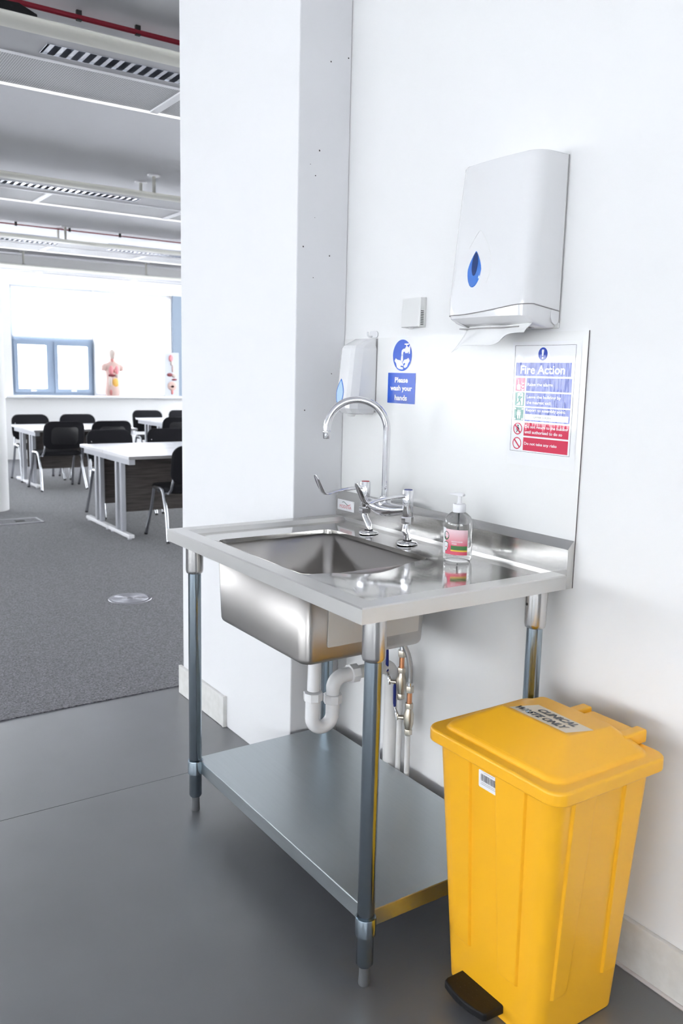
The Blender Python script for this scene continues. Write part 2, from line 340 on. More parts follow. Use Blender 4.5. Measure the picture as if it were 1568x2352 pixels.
# unseen windows behind the camera, added as fill for the faces turned to +x
for k in range(2):
    a, b = QB[0]+1.5*k+.001, QB[0]+1.5*(k+1)-.001
    t = thing('window_%d' % (20+k), 'unseen window added behind the camera as fill light', 'window', (XB+.1, (a+b)/2, QB[2]), kind='structure'); fb = BM(); q = .05
    for ar in ((a, a+q, QB[2], QB[3]), (b-q, b, QB[2], QB[3]), (a+q, b-q, QB[2], QB[2]+q), (a+q, b-q, QB[3]-q, QB[3])): box(fb, XB+.08, XB+.14, *ar)
    obj('frame', fb, M['winframe'], t, smooth=False); obj('pane', Box(XB+.105, XB+.111, a+q, b-q, QB[2]+q, QB[3]-q), M['glass'], t, smooth=False)
portal((XB+.21, (QB[0]+QB[1])/2, (QB[2]+QB[3])/2), (0, pi/2, 0), QB[3]-QB[2], QB[1]-QB[0])
portal((XF-.31, .35, (SILL+HEAD)/2), (0, -pi/2, 0), HEAD-SILL, 12.6)
# left (street side) wall with a long ribbon of windows
wl = BM(); zs0, zs1 = .72, 1.70
box(wl, XF-.3, XB+.2, YL-.3, YL, 0, zs0); box(wl, XF-.3, XB+.2, YL-.3, YL, zs1, ZC)
ribbons = [(-8.0, -5.5), (-5.35, -2.85), (-2.7, -.2), (-.05, 2.45), (2.6, 4.9)]
prev = XF-.3
for a, b in ribbons: box(wl, prev, a, YL-.3, YL, zs0, zs1); prev = b
box(wl, prev, XB+.2, YL-.3, YL, zs0, zs1)
tag(obj('wall_left', wl, M['wall'], smooth=False), 'white wall with a ribbon of windows, opposite the sink', kind='structure')
for k, (a, b) in enumerate(ribbons):
    t = thing('window_%d' % (7+k), 'tall window opposite the sink', 'window', ((a+b)/2, YL-.1, zs0), kind='structure')
    fb = BM(); q = .05
    for ar in ((a, a+q, zs0, zs1), (b-q, b, zs0, zs1), (a+q, b-q, zs0, zs0+q), (a+q, b-q, zs1-q, zs1), ((a+b)/2-.03, (a+b)/2+.03, zs0+q, zs1-q)):
        box(fb, ar[0], ar[1], YL-.14, YL-.08, ar[2], ar[3])
    obj('frame', fb, M['winframe'], t, smooth=False)
    for a2, b2 in ((a+q, (a+b)/2-.03), ((a+b)/2+.03, b-q)):
        for z2, z3 in ((zs0+q, zs1-q),): obj('pane', Box(a2, b2, YL-.115, YL-.109, z2, z3), M['glass'], t, smooth=False)
portal(((ribbons[0][0]+ribbons[-1][1])/2, YL-.31, (zs0+zs1)/2), (pi/2, 0, pi), ribbons[-1][1]-ribbons[0][0], zs1-zs0)
tag(obj('column', lathe(BM(), (-6.25, .127, 0), [(.2, 0.004), (.2, ZC-.001)], 48), M['wall'], angle=60), 'round white column at the left edge', 'column', kind='structure')

# ------------------------------------------------------------------ sink table
H, L, D, TT = .90, 1.013, .63, .035
X0 = .008
st = thing('sink_table', 'stainless steel sink table with deep bowl, drainer and open under-shelf', 'sink', ((X0+L)/2, -D/2, 0))
RIM = .047; PAN = H-.011
bx0, bx1, by0, by1, br = .165, .655, -.545, -.150, .028
hole = rrect(bx0, bx1, by0, by1, br, 8)
def hole_z(x, y):
    # the drainer is dished towards the right side of the bowl
    if x > bx1-.06:
        t = max(0.0, 1-abs((y+.345)/.20)); return PAN-.004-.013*min(1, (x-(bx1-.06))/.06)*(t*t*(3-2*t))
    return PAN-.004
def on_rect(px, py, x0, x1, y0, y1):
    cx, cy = (bx0+bx1)/2, (by0+by1)/2; dx, dy = px-cx, py-cy; t = 1e9
    if dx > 1e-9: t = min(t, (x1-cx)/dx)
    if dx < -1e-9: t = min(t, (x0-cx)/dx)
    if dy > 1e-9: t = min(t, (y1-cy)/dy)
    if dy < -1e-9: t = min(t, (y0-cy)/dy)
    return cx+dx*t, cy+dy*t
YB = -.026
# outline parameterised round the hole, with extra points so the rectangle corners are kept
cxh, cyh = (bx0+bx1)/2, (by0+by1)/2
pr0 = (X0+RIM+.012, L-RIM-.012, -D+RIM+.012, YB-.001)
angs = sorted(set([round(math.atan2(y-cyh, x-cxh), 5) for x, y in hole] + [round(math.atan2(y-cyh, x-cxh), 5) for x in pr0[:2] for y in pr0[2:]] + [round(-pi+2*pi*k/64, 5) for k in range(64)]))
def hole_at(a):
    # intersection of a ray with the rounded hole polygon
    d = (math.cos(a), math.sin(a)); best = None
    for (ax, ay), (bx, by) in zip(hole, hole[1:]+hole[:1]):
        ex, ey = bx-ax, by-ay; den = d[0]*ey-d[1]*ex
        if abs(den) < 1e-12: continue
        t = ((ax-cxh)*ey-(ay-cyh)*ex)/den; s = ((ax-cxh)*d[1]-(ay-cyh)*d[0])/den
        if t > 0 and -1e-6 <= s <= 1+1e-6: best = t if best is None else max(best, t)
    return cxh+d[0]*best, cyh+d[1]*best
inner = [hole_at(a) for a in angs]
outer = [on_rect(cxh+math.cos(a), cyh+math.sin(a), *pr0) for a in angs]
wt = BM(); loops = []
NR = 10
for k in range(NR+1):
    t = k/NR; lp = []
    for (ix, iy), (ox, oy) in zip(inner, outer):
        z = hole_z(ix, iy)*(1-t)**2 + PAN*(1-(1-t)**2); lp.append((ix+(ox-ix)*t, iy+(oy-iy)*t, z))
    loops.append(lp)
loft(wt, loops, False, False)
# turned-down lip into the bowl
loft(wt, [[(x, y, hole_z(x, y)) for x, y in inner], [(x+(cxh-x)*.004, y+(cyh-y)*.004, hole_z(x, y)-.012) for x, y in inner]], False, False)
def rect(x0, x1, y0, y1, z): return [(x0, y0, z), (x1, y0, z), (x1, y1, z), (x0, y1, z)]
wo_ = obj('worktop', wt, M['steel_top'], st, angle=20); wo_['label'] = 'polished steel drainer surface'
rm = BM(); loft(rm, [rect(*pr0, PAN), rect(X0+RIM, L-RIM, -D+RIM, YB, H), rect(X0+.003, L-.003, -D+.003, YB, H), rect(X0, L, -D, YB, H-.003), rect(X0, L, -D, YB, H-TT), rect(X0+.014, L-.014, -D+.014, YB-.014, H-TT), rect(X0+.014, L-.014, -D+.014, YB-.014, H-TT+.02)], False, False)
obj('rim', rm, M['steel_rim'], st, angle=20)['label'] = 'brushed raised rim and folded edge of the worktop'
# splashback: front face, sloping top, closed ends
sb = BM(); prof = [(-.0055, H-TT), (YB, H-TT), (YB, H+.062), (YB+.002, H+.065), (-.008, H+.082), (-.0055, H+.082)]
loft(sb, [[(X0, y, z) for y, z in prof], [(L, y, z) for y, z in prof]])
sp_ = obj('splashback', sb, M['steel'], st, angle=15); sp_['label'] = 'upstand with sloping top along the wall'
obj('weld_seam', tube(BM(), [(X0+RIM, YB-.001, H+.001), (X0+RIM+.018, YB-.001, PAN)], .0012, 8), M['chrome'], sp_)
# bowl
def shell(x0, x1, y0, y1, r, ztop, zbot, rb, ztilt=0):
    lps = []
    tp_ = .007
    lps.append([(x, y, ztop) for x, y in rrect(x0, x1, y0, y1, r, 8)])
    x0 += tp_; x1 -= tp_; y0 += tp_; y1 -= tp_
    lps.append([(x, y, zbot+rb) for x, y in rrect(x0, x1, y0, y1, r, 8)])
    for k in range(1, 7):
        a = pi/2*k/6; i = rb*(1-math.cos(a)); lps.append([(x, y, zbot+rb-rb*math.sin(a)) for x, y in rrect(x0+i, x1-i, y0+i, y1-i, max(r-i*.7, .012), 8)])
    return lps
bw = BM(); ZB = .648
lps = shell(bx0-.002, bx1+.002, by0-.002, by1+.002, br+.002, PAN-.010, ZB, .016)
wcx, wcy = .405, -.35
last = lps[-1]; nL = len(last)
R_ = loft(bw, lps, False, False)
wr = [(wcx+.032*math.cos(math.atan2(y-wcy, x-wcx)), wcy+.032*math.sin(math.atan2(y-wcy, x-wcx)), ZB-.003) for x, y, z in last]
wv_ = [bw.verts.new(p) for p in wr]
for i in range(nL): bw.faces.new((R_[-1][i], R_[-1][(i+1) % nL], wv_[(i+1) % nL], wv_[i]))
bowl = obj('bowl', bw, M['steel_bowl'], st, angle=40)
sm = bowl.modifiers.new('sheet', 'SOLIDIFY'); sm.thickness = .0014; sm.offset = 1.0
bowl['label'] = 'deep satin steel bowl'
wsb = lathe(BM(), (wcx, wcy, 0), [(.036, ZB-.0005), (.036, ZB+.001), (.024, ZB-.006), (.0235, ZB-.014)], 32)
obj('plug_waste', wsb, M['chrome'], bowl)
pad = BM(); fnp = lambda a, b, d: (bx1+.0040-.007*(.889-b)/.24+d, a, b)
prism(pad, rrect(-.475, -.185, .690, .870, .004, 3), fnp, .003)
pd_ = obj('sound_pad', pad, P('pale_damping_pad', (.60, .57, .53), .35), bowl); pd_['label'] = 'pale rectangular damping pad stuck on the side of the bowl'
# legs
def table_leg(x, y, screw):
    g = BM(); r = .0195
    lathe(g, (x, y, 0), [(.0125, .048), (r-.003, .049), (r, .054), (r, .86)], 28)
    leg = obj('leg', g, M['galv'], st, angle=40)
    c = lathe(BM(), (x, y, 0), [(.0215, .766), (.0245, .7685), (.0262, .776), (.0262, .862)], 32); cl = obj('collar', c, M['steel_v'], leg, angle=40)
    if screw: obj('grub_screw', cyl(BM(), (x-.006, y-.0258, .826), (x-.006, y-.0266, .826), .0032, n=10), M['dark'], leg)
    s_ = lathe(BM(), (x, y, 0), [(r+.0004, .1245), (.0238, .1265), (.0238, .166), (.0230, .1685), (r+.0004, .1675)], 32); obj('shelf_sleeve', s_, M['galv'], leg, angle=40)
    ft = lathe(BM(), (x, y, 0), [(.0125, .0005), (.0130, .004), (.0118, .030), (.0118, .05)], 24); obj('foot', ft, P('grey_foot', (.10, .105, .11), .5), leg, angle=40)
    return leg
LEGS = ((.967, -.563, 0), (.050, -.560, 0), (.967, -.075, 1), (.050, -.075, 0))
for a in LEGS: table_leg(*a)
# shelf: top skin, folded aprons
sx0, sx1, sy0, sy1, sz = .036, .955, -.548, -.058, .167
sh = BM(); box(sh, sx0, sx1, sy0, sy1, sz-.002, sz)
for ar in ((sx0, sx1, sy0, sy0+.002), (sx0, sx1, sy1-.002, sy1), (sx0, sx0+.002, sy0+.002, sy1-.002), (sx1-.002, sx1, sy0+.002, sy1-.002)): box(sh, *ar, sz-.042, sz-.002)
so = obj('under_shelf', sh, M['shelf'], st, smooth=False, bevel=.0012); so['label'] = 'grey galvanised shelf near the floor'
# badge
fb_ = lambda a, b: (a, YB-.0012, b)
bq = BM(); prism(bq, rrect(.020, .117, .921, .956, .0015, 2), lambda a, b, d: (a, YB-.0004-d, b), .0006)
bg_ = obj('badge', bq, M['badge'], st); bg_['label'] = 'small white maker badge with red lettering'
lettering('lettering', 'MODENA', fb_, .067, .9335, .068, .0105, M['red'], bg_, .0, 1.1)
sw = [(.046+.05*t, .9445+.0045*math.sin(t*2*pi*.95+.4), .0009*(1-.6*abs(2*t-1))+.0004) for t in [k/20 for k in range(21)]]
for nm, a, b_, m_ in (('swoosh', 0, 14, M['green']), ('swoosh_tip', 13, 20, M['red'])):
    q = BM(); up = [q.verts.new((x, YB-.0012, z+w_)) for x, z, w_ in sw[a:b_+1]]; dn = [q.verts.new((x, YB-.0012, z-w_)) for x, z, w_ in sw[a:b_+1]]
    for i in range(len(up)-1): q.faces.new((up[i], up[i+1], dn[i+1], dn[i]))
    obj(nm, q, m_, bg_)

# ------------------------------------------------------------------ mixer tap
TY = -.093
tp = thing('mixer_tap', 'chrome bridge mixer tap with tall swan-neck spout and two long levers', 'tap', (.385, TY, PAN))
for xb, xt in ((.294, .268), (.483, .478)):
    g = BM(); yb = TY-.002; zn = .955
    lathe(g, (xb, yb, 0), [(.030, PAN+.0004), (.030, PAN+.0035), (.026, PAN+.006), (.012, PAN+.007), (.0115, PAN+.012)], 32)
    obj('flange', g, M['chrome'], tp, angle=40)
    dy = 0.0 if xb < .4 else .012
    pts = [(xb+(xt-xb)*s_, yb+dy*math.sin(pi*s_)*-.6, PAN+.011+(zn-PAN-.011)*t) for t, s_ in ((0, 0), (.12, 0), (.3, .1), (.5, .5), (.7, .9), (.88, 1), (1, 1))]
    un_ = obj('swan_union', tube(BM(), pts, .0098, 16), M['chrome'], tp, angle=40)
    obj('seal_ring', lathe(BM(), (xb, yb, 0), [(.0118, PAN+.0075), (.0132, PAN+.010), (.0118, PAN+.0125)], 24), M['dark'], un_)
for xt in (.268, .478):
    g = BM(); lathe(g, (xt, TY, 0), [(.0165, .947), (.0175, .950), (.0175, .966), (.0165, .968)], 6); obj('hex_nut', g, M['chrome'], tp, angle=20)
    g = BM(); lathe(g, (xt, TY, 0), [(.0135, .966), (.0150, .970), (.0150, 1.008), (.0162, 1.0085), (.0162, 1.043), (.0150, 1.0455)], 32); hd = obj('valve_head', g, M['chrome'], tp, angle=40)
    g = BM(); lathe(g, (xt, TY, 0), [(.0118, 1.0452), (.0118, 1.0465)], 28)
    obj('index_ring', g, M['red'] if xt < .4 else M['bluegrip'], hd)
    # lever: thin arm then a paddle bent upward
    g = BM(); prof = [(-.012, 1.0285, .0062, .0058), (-.050, 1.0265, .0060, .0055), (-.085, 1.0240, .0080, .0052), (-.115, 1.0200, .0108, .0048), (-.138, 1.0155, .0125, .0036), (-.149, 1.0165, .013, .0034), (-.156, 1.0225, .0135, .0033), (-.164, 1.036, .0140, .0032), (-.173, 1.053, .0138, .0030), (-.180, 1.067, .0115, .0028), (-.1835, 1.074, .0055, .0022)]
    loops = []
    for i, (y, z, hw, ht) in enumerate(prof):
        a = prof[max(0, i-1)]; b = prof[min(len(prof)-1, i+1)]; d = Vector((0, b[0]-a[0], b[1]-a[1])).normalized(); nrm = Vector((0, -d.z, d.y))
        loops.append([Vector((xt+hw*math.cos(2*pi*k/12), TY+y, z)) + nrm*(ht*math.sin(2*pi*k/12)) for k in range(12)])
    loft(g, loops); obj('lever', g, M['chrome'], tp, angle=50)
# bridge body
g = BM(); pts = []; rs = []
for t in [k/24 for k in range(25)]:
    x = .268+(.478-.268)*t; q = 1-abs(2*t-1); pts.append((x, TY-.006*math.sin(pi*t), .988-.012*math.sin(pi*t))); rs.append(.0128+.0090*(q*q*(3-2*q)))
tube(g, pts, rs, 20); obj('bridge', g, M['chrome'], tp, angle=60)
g = BM(); lathe(g, (.373, TY-.004, 0), [(.0195, .972), (.0205, .985), (.0178, 1.000), (.0150, 1.008), (.0150, 1.014), (.0122, 1.0155)], 28); obj('spout_base', g, M['chrome'], tp, angle=40)
g = BM(); ph = .62; dr = Vector((-math.sin(ph), -math.cos(ph), 0)); rho = .0875; zc_ = 1.207; o0 = Vector((.373, TY-.004, 0))
pts = [o0+Vector((0, 0, z)) for z in (1.005, 1.05, 1.10, 1.15, 1.19)] + [o0+dr*(rho*(1-math.cos(a)))+Vector((0, 0, zc_+rho*math.sin(a))) for a in [pi*k/28 for k in range(29)]]
end = pts[-1]; pts += [end+Vector((0, 0, -.006))-dr*.0]
tube(g, pts, .0108, 20); obj('spout', g, M['chrome'], tp, angle=60)
g = BM(); tube(g, [end+Vector((0, 0, -.004)), end+Vector((0, 0, -.006)), end+Vector((0, 0, -.008)), end+Vector((0, 0, -.026)), end+Vector((0, 0, -.028))], [.0108, .0122, .0122, .0112, .0100], 20); obj('aerator', g, M['chrome'], tp, angle=40)

# ------------------------------------------------------------------ soap bottle
BXc, BYc = .716, -.112
sbt = thing('soap_bottle', 'clear pump bottle of liquid hand wash with a pink label', 'soap bottle', (BXc, BYc, PAN))
BA, BB = .0400, .033; rot = math.radians(14)
def bp(a, s, z):
    x, y = BA*s*math.cos(a), BB*s*math.sin(a); return (BXc+x*math.cos(rot)-y*math.sin(rot), BYc+x*math.sin(rot)+y*math.cos(rot), PAN+z)
prof = [(.70, .0004), (.90, .001), (.985, .006), (1.0, .012), (1.0, .092), (.985, .101), (.93, .110), (.80, .119), (.60, .1255), (.42, .1295), (.40, .131)]
g = BM(); loft(g, [[bp(2*pi*k/40, s, z) for k in range(40)] for s, z in prof]); obj('bottle', g, M['clear'], sbt, angle=50)
g = BM(); lathe(g, (BXc, BYc, PAN), [(.0165, .1285), (.0168, .130), (.0168, .148), (.0155, .150), (.0075, .1505), (.0068, .152), (.0052, .153), (.0052, .170), (.0090, .1705), (.0090, .172)], 28); obj('pump_collar', g, M['pump'], sbt, angle=40)
g = BM(); hd = [(-.030, .0035, .1735, .1760), (-.020, .0050, .1728, .1775), (-.008, .0085, .1722, .1790), (.004, .0100, .1712, .1790), (.012, .0085, .1705, .1765)]
da = math.radians(205); ux = Vector((math.cos(da), math.sin(da), 0)); vx = Vector((-math.sin(da), math.cos(da), 0)); b0 = Vector((BXc, BYc, PAN))
loft(g, [[b0-ux*a+vx*w_*sgn+Vector((0, 0, z)) for sgn, z in ((-1, z0), (1, z0), (1, (z0+z1)/2), (.6, z1), (-.6, z1), (-1, (z0+z1)/2))] for a, w_, z0, z1 in hd]); obj('pump_head', g, M['pump'], sbt, angle=60, bevel=.0006)
g = BM(); cyl(g, bp(0, 0, .012), bp(0, 0, .128), .002, n=10); obj('dip_tube', g, M['pump'], sbt)
def wrap(a0):   # (arc position in degrees, height) on the bottle skin
    return lambda d, z, o=.0: bp(math.radians(a0+d), 1.008+o, z)
def patch(name, d0, d1, z0, z1, mat_, parent, o=0.0, n=14):
    g = BM(); f = wrap(-54); A = [g.verts.new(f(d0+(d1-d0)*k/n, z0, o)) for k in range(n+1)]; B = [g.verts.new(f(d0+(d1-d0)*k/n, z1, o)) for k in range(n+1)]
    for k in range(n): g.faces.new((A[k], A[k+1], B[k+1], B[k]))
    return obj(name, g, mat_, parent)
mt = M['labelpink'] = P('pink_label', (.8, .2, .25), .35); n_, l_, b_ = nodes(mt)
tc = n_.new('ShaderNodeTexCoord'); sx_ = n_.new('ShaderNodeSeparateXYZ'); l_.new(tc.outputs['Object'], sx_.inputs[0]); link(mt, ramp(mt, rng(mt, sx_.outputs[2], 0, 1, .02, .088), (.72, .10, .16), (.86, .62, .66), .3, .9), 'Base Color')
M['labelgreen'] = P('label_green', (.05, .18, .05), .4); M['labelyellow'] = P('label_yellow', (.75, .50, .06), .4); M['labeldark'] = P('label_dark_green', (.01, .07, .035), .4)
lbl = patch('label', -62, 34, .020, .086, M['labelpink'], sbt)
patch('label_edge', -100, -62, .020, .088, M['signwhite'], sbt)
patch('green_band', -34, 33, .033, .044, M['labelgreen'], lbl, .004); patch('yellow_band', -34, 33, .029, .033, M['labelyellow'], lbl, .004)
fL = lambda d, z: wrap(-54)(d, z, .008)
lettering('lettering', 'LIQUID HAND', fL, -10, .0545, 44, .0042, M['signwhite'], lbl, .02); lettering('lettering', 'WASH', fL, -21, .0490, 20, .0042, M['signwhite'], lbl, .02)
g = BM(); c0 = -58; vv = [g.verts.new(wrap(-54)(c0+a, .068+b, .007)) for a, b in ell(0, 0, 15, .0115, 24)]; g.faces.new(vv); ov = obj('brand_oval', g, M['labeldark'], lbl)
g = BM(); vv = [g.verts.new(wrap(-54)(c0+a, .068+b, .009)) for a, b in ell(0, 0, 13.5, .0105, 24) if b < -.003]; g.faces.new(vv); obj('oval_green', g, M['labelgreen'], ov)
lettering('lettering', 'Dettol', lambda d, z: wrap(-54)(d, z, .012), c0, .0682, 24, .0062, M['signwhite'], ov, .01)
sd = [(-12, .010), (0, .013), (12, .010), (11, -.002), (6, -.010), (0, -.014), (-6, -.010), (-11, -.002)]
g = BM(); vv = [g.verts.new(wrap(-54)(-58+a, .040+b, .007)) for a, b in sd]; g.faces.new(vv); shd = obj('shield', g, M['labeldark'], lbl)
g = BM(); vv = [g.verts.new(wrap(-54)(-58+a*.84, .040+b*.86, .010)) for a, b in sd]; g.faces.new(vv); obj('shield_face', g, M['signwhite'], shd)

# ------------------------------------------------------------------ wall panel and signs
wp = thing('wall_panel', 'large flat white splash panel on the wall above the sink', 'wall panel', (.5, 0, H))
bm = box(BM(), PX1+.002, L, -.0045, -.0006, H-TT, 1.480)
for f_ in bm.faces:
    c = f_.calc_center_median()
    if abs(c.x-L) < 1e-4: f_.material_index = 1
obj('panel', bm, [M['board'], M['edge']], wp, smooth=False)
WY = -.0052
def flat(name, poly, m_, parent, o=0.0, d=.0003):
    g = BM(); prism(g, poly, lambda a, b, q: (a, WY-o-q, b), d); return obj(name, g, m_, parent, smooth=False)
fw_ = lambda o: (lambda a, b: (a, WY-o, b))
ws = thing('wash_hands_sign', 'blue and white Please wash your hands sticker on the wall panel', 'sign', (.316, WY, 1.28))
disc = flat('pictogram_disc', ell(.316, 1.4265, .0455, .0465, 48), M['signblue'], ws)
txt = flat('text_panel', [(.2495, 1.2835), (.3830, 1.2835), (.3830, 1.3745), (.2495, 1.3745)], M['signblue'], ws)
for s_, zz, ww, hh in (('Please', 1.3535, .064, .0165), ('wash your', 1.3270, .106, .0205), ('hands', 1.3005, .060, .0165)): lettering('lettering', s_, fw_(.0008), .316, zz, ww, hh, M['signwhite'], txt, .036)
def pic(name, pts, cx, cz, s, m_, parent, o=.0004): return flat(name, [(cx+a*s, cz+b*s) for a, b in pts], m_, parent, o)
c0, z0, s0 = .316, 1.4265, .0455
pic('tap_symbol', [(-.08, .02), (.10, .02), (.10, .17), (.16, .23), (.30, .23), (.30, .14), (.62, .14), (.62, .22), (.70, .22), (.70, .10), (.82, .10), (.82, .62), (.70, .62), (.70, .50), (.60, .54), (.50, .60), (.50, .66), (.68, .68), (.68, .76), (.22, .76), (.22, .68), (.40, .66), (.40, .58), (.28, .44), (.10, .42), (-.05, .32), (-.08, .20)], c0, z0, s0, M['signwhite'], disc)
pic('water_symbol', [(-.07, .0), (.09, .0), (.11, -.30), (.01, -.46), (-.12, -.30)], c0, z0, s0, M['signwhite'], disc)
pic('hand_symbol', [(-.68, -.18), (-.80, -.36), (-.62, -.52), (-.52, -.78), (-.30, -.88), (.08, -.92), (.16, -.86), (.12, -.78), (-.16, -.74), (-.10, -.66), (.12, -.70), (.16, -.62), (.02, -.50), (-.12, -.34), (-.30, -.30), (-.44, -.30)], c0, z0, s0, M['signwhite'], disc)
pic('hand_symbol', [(.68, -.16), (.82, -.36), (.66, -.52), (.54, -.74), (.34, -.82), (.22, -.78), (.18, -.68), (.32, -.62), (.36, -.52), (.26, -.48), (.16, -.56), (.06, -.50), (.10, -.42), (.26, -.28), (.46, -.26)], c0, z0, s0, M['signwhite'], disc)
# fire action notice
fn = thing('fire_action_notice', 'laminated Fire Action notice with blue, green and red rows on the wall panel', 'notice', (.884, WY, 1.15))
g = BM(); NX, NZ = 10, 14
def lamy(a, b): return WY-.0002-.0035*max(0, (a-.90)/.1)**2*max(0, 1-(b-1.15)/.2) - .0012*max(0, (b-1.40)/.06)
lx0, lx1, lz0, lz1 = .773, .996, 1.148, 1.457
A = [[g.verts.new((lx0+(lx1-lx0)*i/NX, WY-.0003, lz0+(lz1-lz0)*j/NZ)) for i in range(NX+1)] for j in range(NZ+1)]
for j in range(NZ):
    for i in range(NX): g.faces.new((A[j][i], A[j][i+1], A[j+1][i+1], A[j+1][i]))
sheet_ = obj('laminate', g, M['lam'], fn)
ix0, ix1, iz0, iz1 = .782, .980, 1.182, 1.448
def F(u, v): return ix0+(ix1-ix0)*u, iz1-(iz1-iz0)*v
def quad(u0, u1, v0, v1): return [F(u0, v1), F(u1, v1), F(u1, v0), F(u0, v0)]
bd = BM(); e = .0007
for q in ((ix0, ix1, iz0, iz0+e), (ix0, ix1, iz1-e, iz1), (ix0, ix0+e, iz0, iz1), (ix1-e, ix1, iz0, iz1)): box(bd, q[0], q[1], WY-.0007, WY-.0004, q[2], q[3])
obj('border', bd, M['fblack'], fn, smooth=False)
dc = flat('mandatory_disc', ell(*F(.475, .08), .0150, .0158, 36), M['fblue'], fn, .0003)
flat('exclamation_mark', [F(.460, .040), F(.490, .040), F(.494, .055), F(.484, .098), F(.466, .098), F(.456, .055)], M['fwhite'], dc, .0007); flat('exclamation_dot', ell(*F(.475, .116), .0026, .0026, 14), M['fwhite'], dc, .0007)
hdr = flat('heading_row', quad(.035, .945, .16, .285), M['fblue'], fn, .0003)
lettering('lettering', 'Fire Action', fw_(.0008), *F(.48, .225), .146, .0215, M['fwhite'], hdr, .022)
def row(v0, v1, m_, lines, name):
    r = flat(name, quad(.225, .965, v0, v1), m_, fn, .0003)
    for s_, vv, wd in lines: lettering('lettering', s_, fw_(.0008), F(.225, 0)[0]+.004+wd/2, F(0, vv)[1], wd, .0092 if any(ch in s_ for ch in 'gpyq') else .0078, M['fwhite'], r, .02)
    return r
def icon(v0, v1, m_, name): return flat(name, quad(.045, .20, v0, v1), m_, fn, .0003)
row(.302, .425, M['fblue'], [('Raise the alarm', .362, .083)], 'instruction_row')
row(.440, .567, M['fblue'], [('Leave the building by', .482, .112), ('the nearest exit', .530, .082)], 'instruction_row')
r3 = row(.580, .706, M['fblue'], [('Report to assembly point', .606, .128)], 'instruction_row')
flat('write_in_box', quad(.235, .950, .640, .694), M['fwhite'], r3, .0007); lettering('lettering', 'SUMMER GARDEN', fw_(.0012), *F(.52, .667), .058, .0045, M['fblack'], r3, .0)
row(.722, .846, M['fred'], [('Do not return to the building', .762, .140), ('until authorised to do so', .808, .123)], 'prohibition_row')
row(.862, .985, M['fred'], [('Do not take any risks', .922, .108)], 'prohibition_row')
i1 = icon(.302, .425, M['fpink'], 'call_point_icon')
flat('hand_symbol', [F(.075, .415), F(.065, .375), F(.085, .362), F(.085, .32), F(.10, .32), F(.104, .36), F(.13, .37), F(.13, .405), F(.12, .418)], M['fwhite'], i1, .0007)
for dv in (0, .03, .06): flat('flame_symbol', [F(.145, .335+dv), F(.16, .352+dv), F(.185, .345+dv), F(.188, .355+dv), F(.165, .366+dv), F(.148, .352+dv)], M['fwhite'], i1, .0007)
i2 = icon(.440, .567, M['fgreen'], 'exit_icon'); flat('doorway', [F(.075, .56), F(.185, .56), F(.185, .445), F(.085, .445)], M['fwhite'], i2, .0007)
flat('running_figure', [F(.065, .545), F(.085, .53), F(.11, .525), F(.112, .50), F(.09, .495), F(.098, .475), F(.125, .468), F(.15, .48), F(.17, .475), F(.172, .485), F(.15, .495), F(.14, .505), F(.155, .53), F(.15, .562), F(.138, .562), F(.138, .535), F(.122, .522), F(.105, .538), F(.068, .555)], M['fgreen'], i2, .0011)
flat('head', ell(*F(.142, .457), .0023, .0028, 14), M['fgreen'], i2, .0011)
i3 = icon(.580, .706, M['fgreen'], 'assembly_icon')
for cxx in (.108, .138): flat('figure', [F(cxx-.017, .622), F(cxx+.017, .622), F(cxx+.018, .655), F(cxx+.009, .658), F(cxx+.009, .688), F(cxx-.009, .688), F(cxx-.009, .658), F(cxx-.018, .655)], M['fwhite'], i3, .0007); flat('head', ell(*F(cxx, .612), .0022, .0022, 12), M['fwhite'], i3, .0007)
for cu_, cv_ in ((.06, .594), (.185, .594), (.06, .692), (.185, .692)): flat('arrow', [F(cu_-.012, cv_-.008), F(cu_+.012, cv_-.008), F(cu_+.012, cv_+.008), F(cu_-.012, cv_+.008)], M['fwhite'], i3, .0007)
def ring(name, u, v, parent):
    g = BM(); cx, cz = F(u, v); n = 36
    a = [g.verts.new((cx+.0152*math.cos(2*pi*k/n), WY-.0008, cz+.0152*math.sin(2*pi*k/n))) for k in range(n)]; b = [g.verts.new((cx+.0126*math.cos(2*pi*k/n), WY-.0008, cz+.0126*math.sin(2*pi*k/n))) for k in range(n)]
    for k in range(n): g.faces.new((a[k], a[(k+1) % n], b[(k+1) % n], b[k]))
    o = obj(name, g, M['fred'], parent); d = .0092; w_ = .0012
    flat('prohibition_bar', [(cx-d-w_, cz+d-w_), (cx-d+w_, cz+d+w_), (cx+d+w_, cz-d+w_), (cx+d-w_, cz-d-w_)], M['fred'], o, .0012); return o
o4 = ring('prohibition_ring', .118, .784, fn); ring('prohibition_ring', .118, .923, fn)
flat('walking_figure', [F(.10, .815), F(.112, .785), F(.098, .79), F(.095, .80), F(.09, .798), F(.098, .775), F(.12, .765), F(.14, .778), F(.148, .79), F(.143, .795), F(.13, .784), F(.13, .79), F(.15, .818), F(.142, .822), F(.122, .797), F(.108, .822), F(.098, .82)], M['fblack'], o4, .0004); flat('head', ell(*F(.122, .756), .0020, .0024, 12), M['fblack'], o4, .0004)

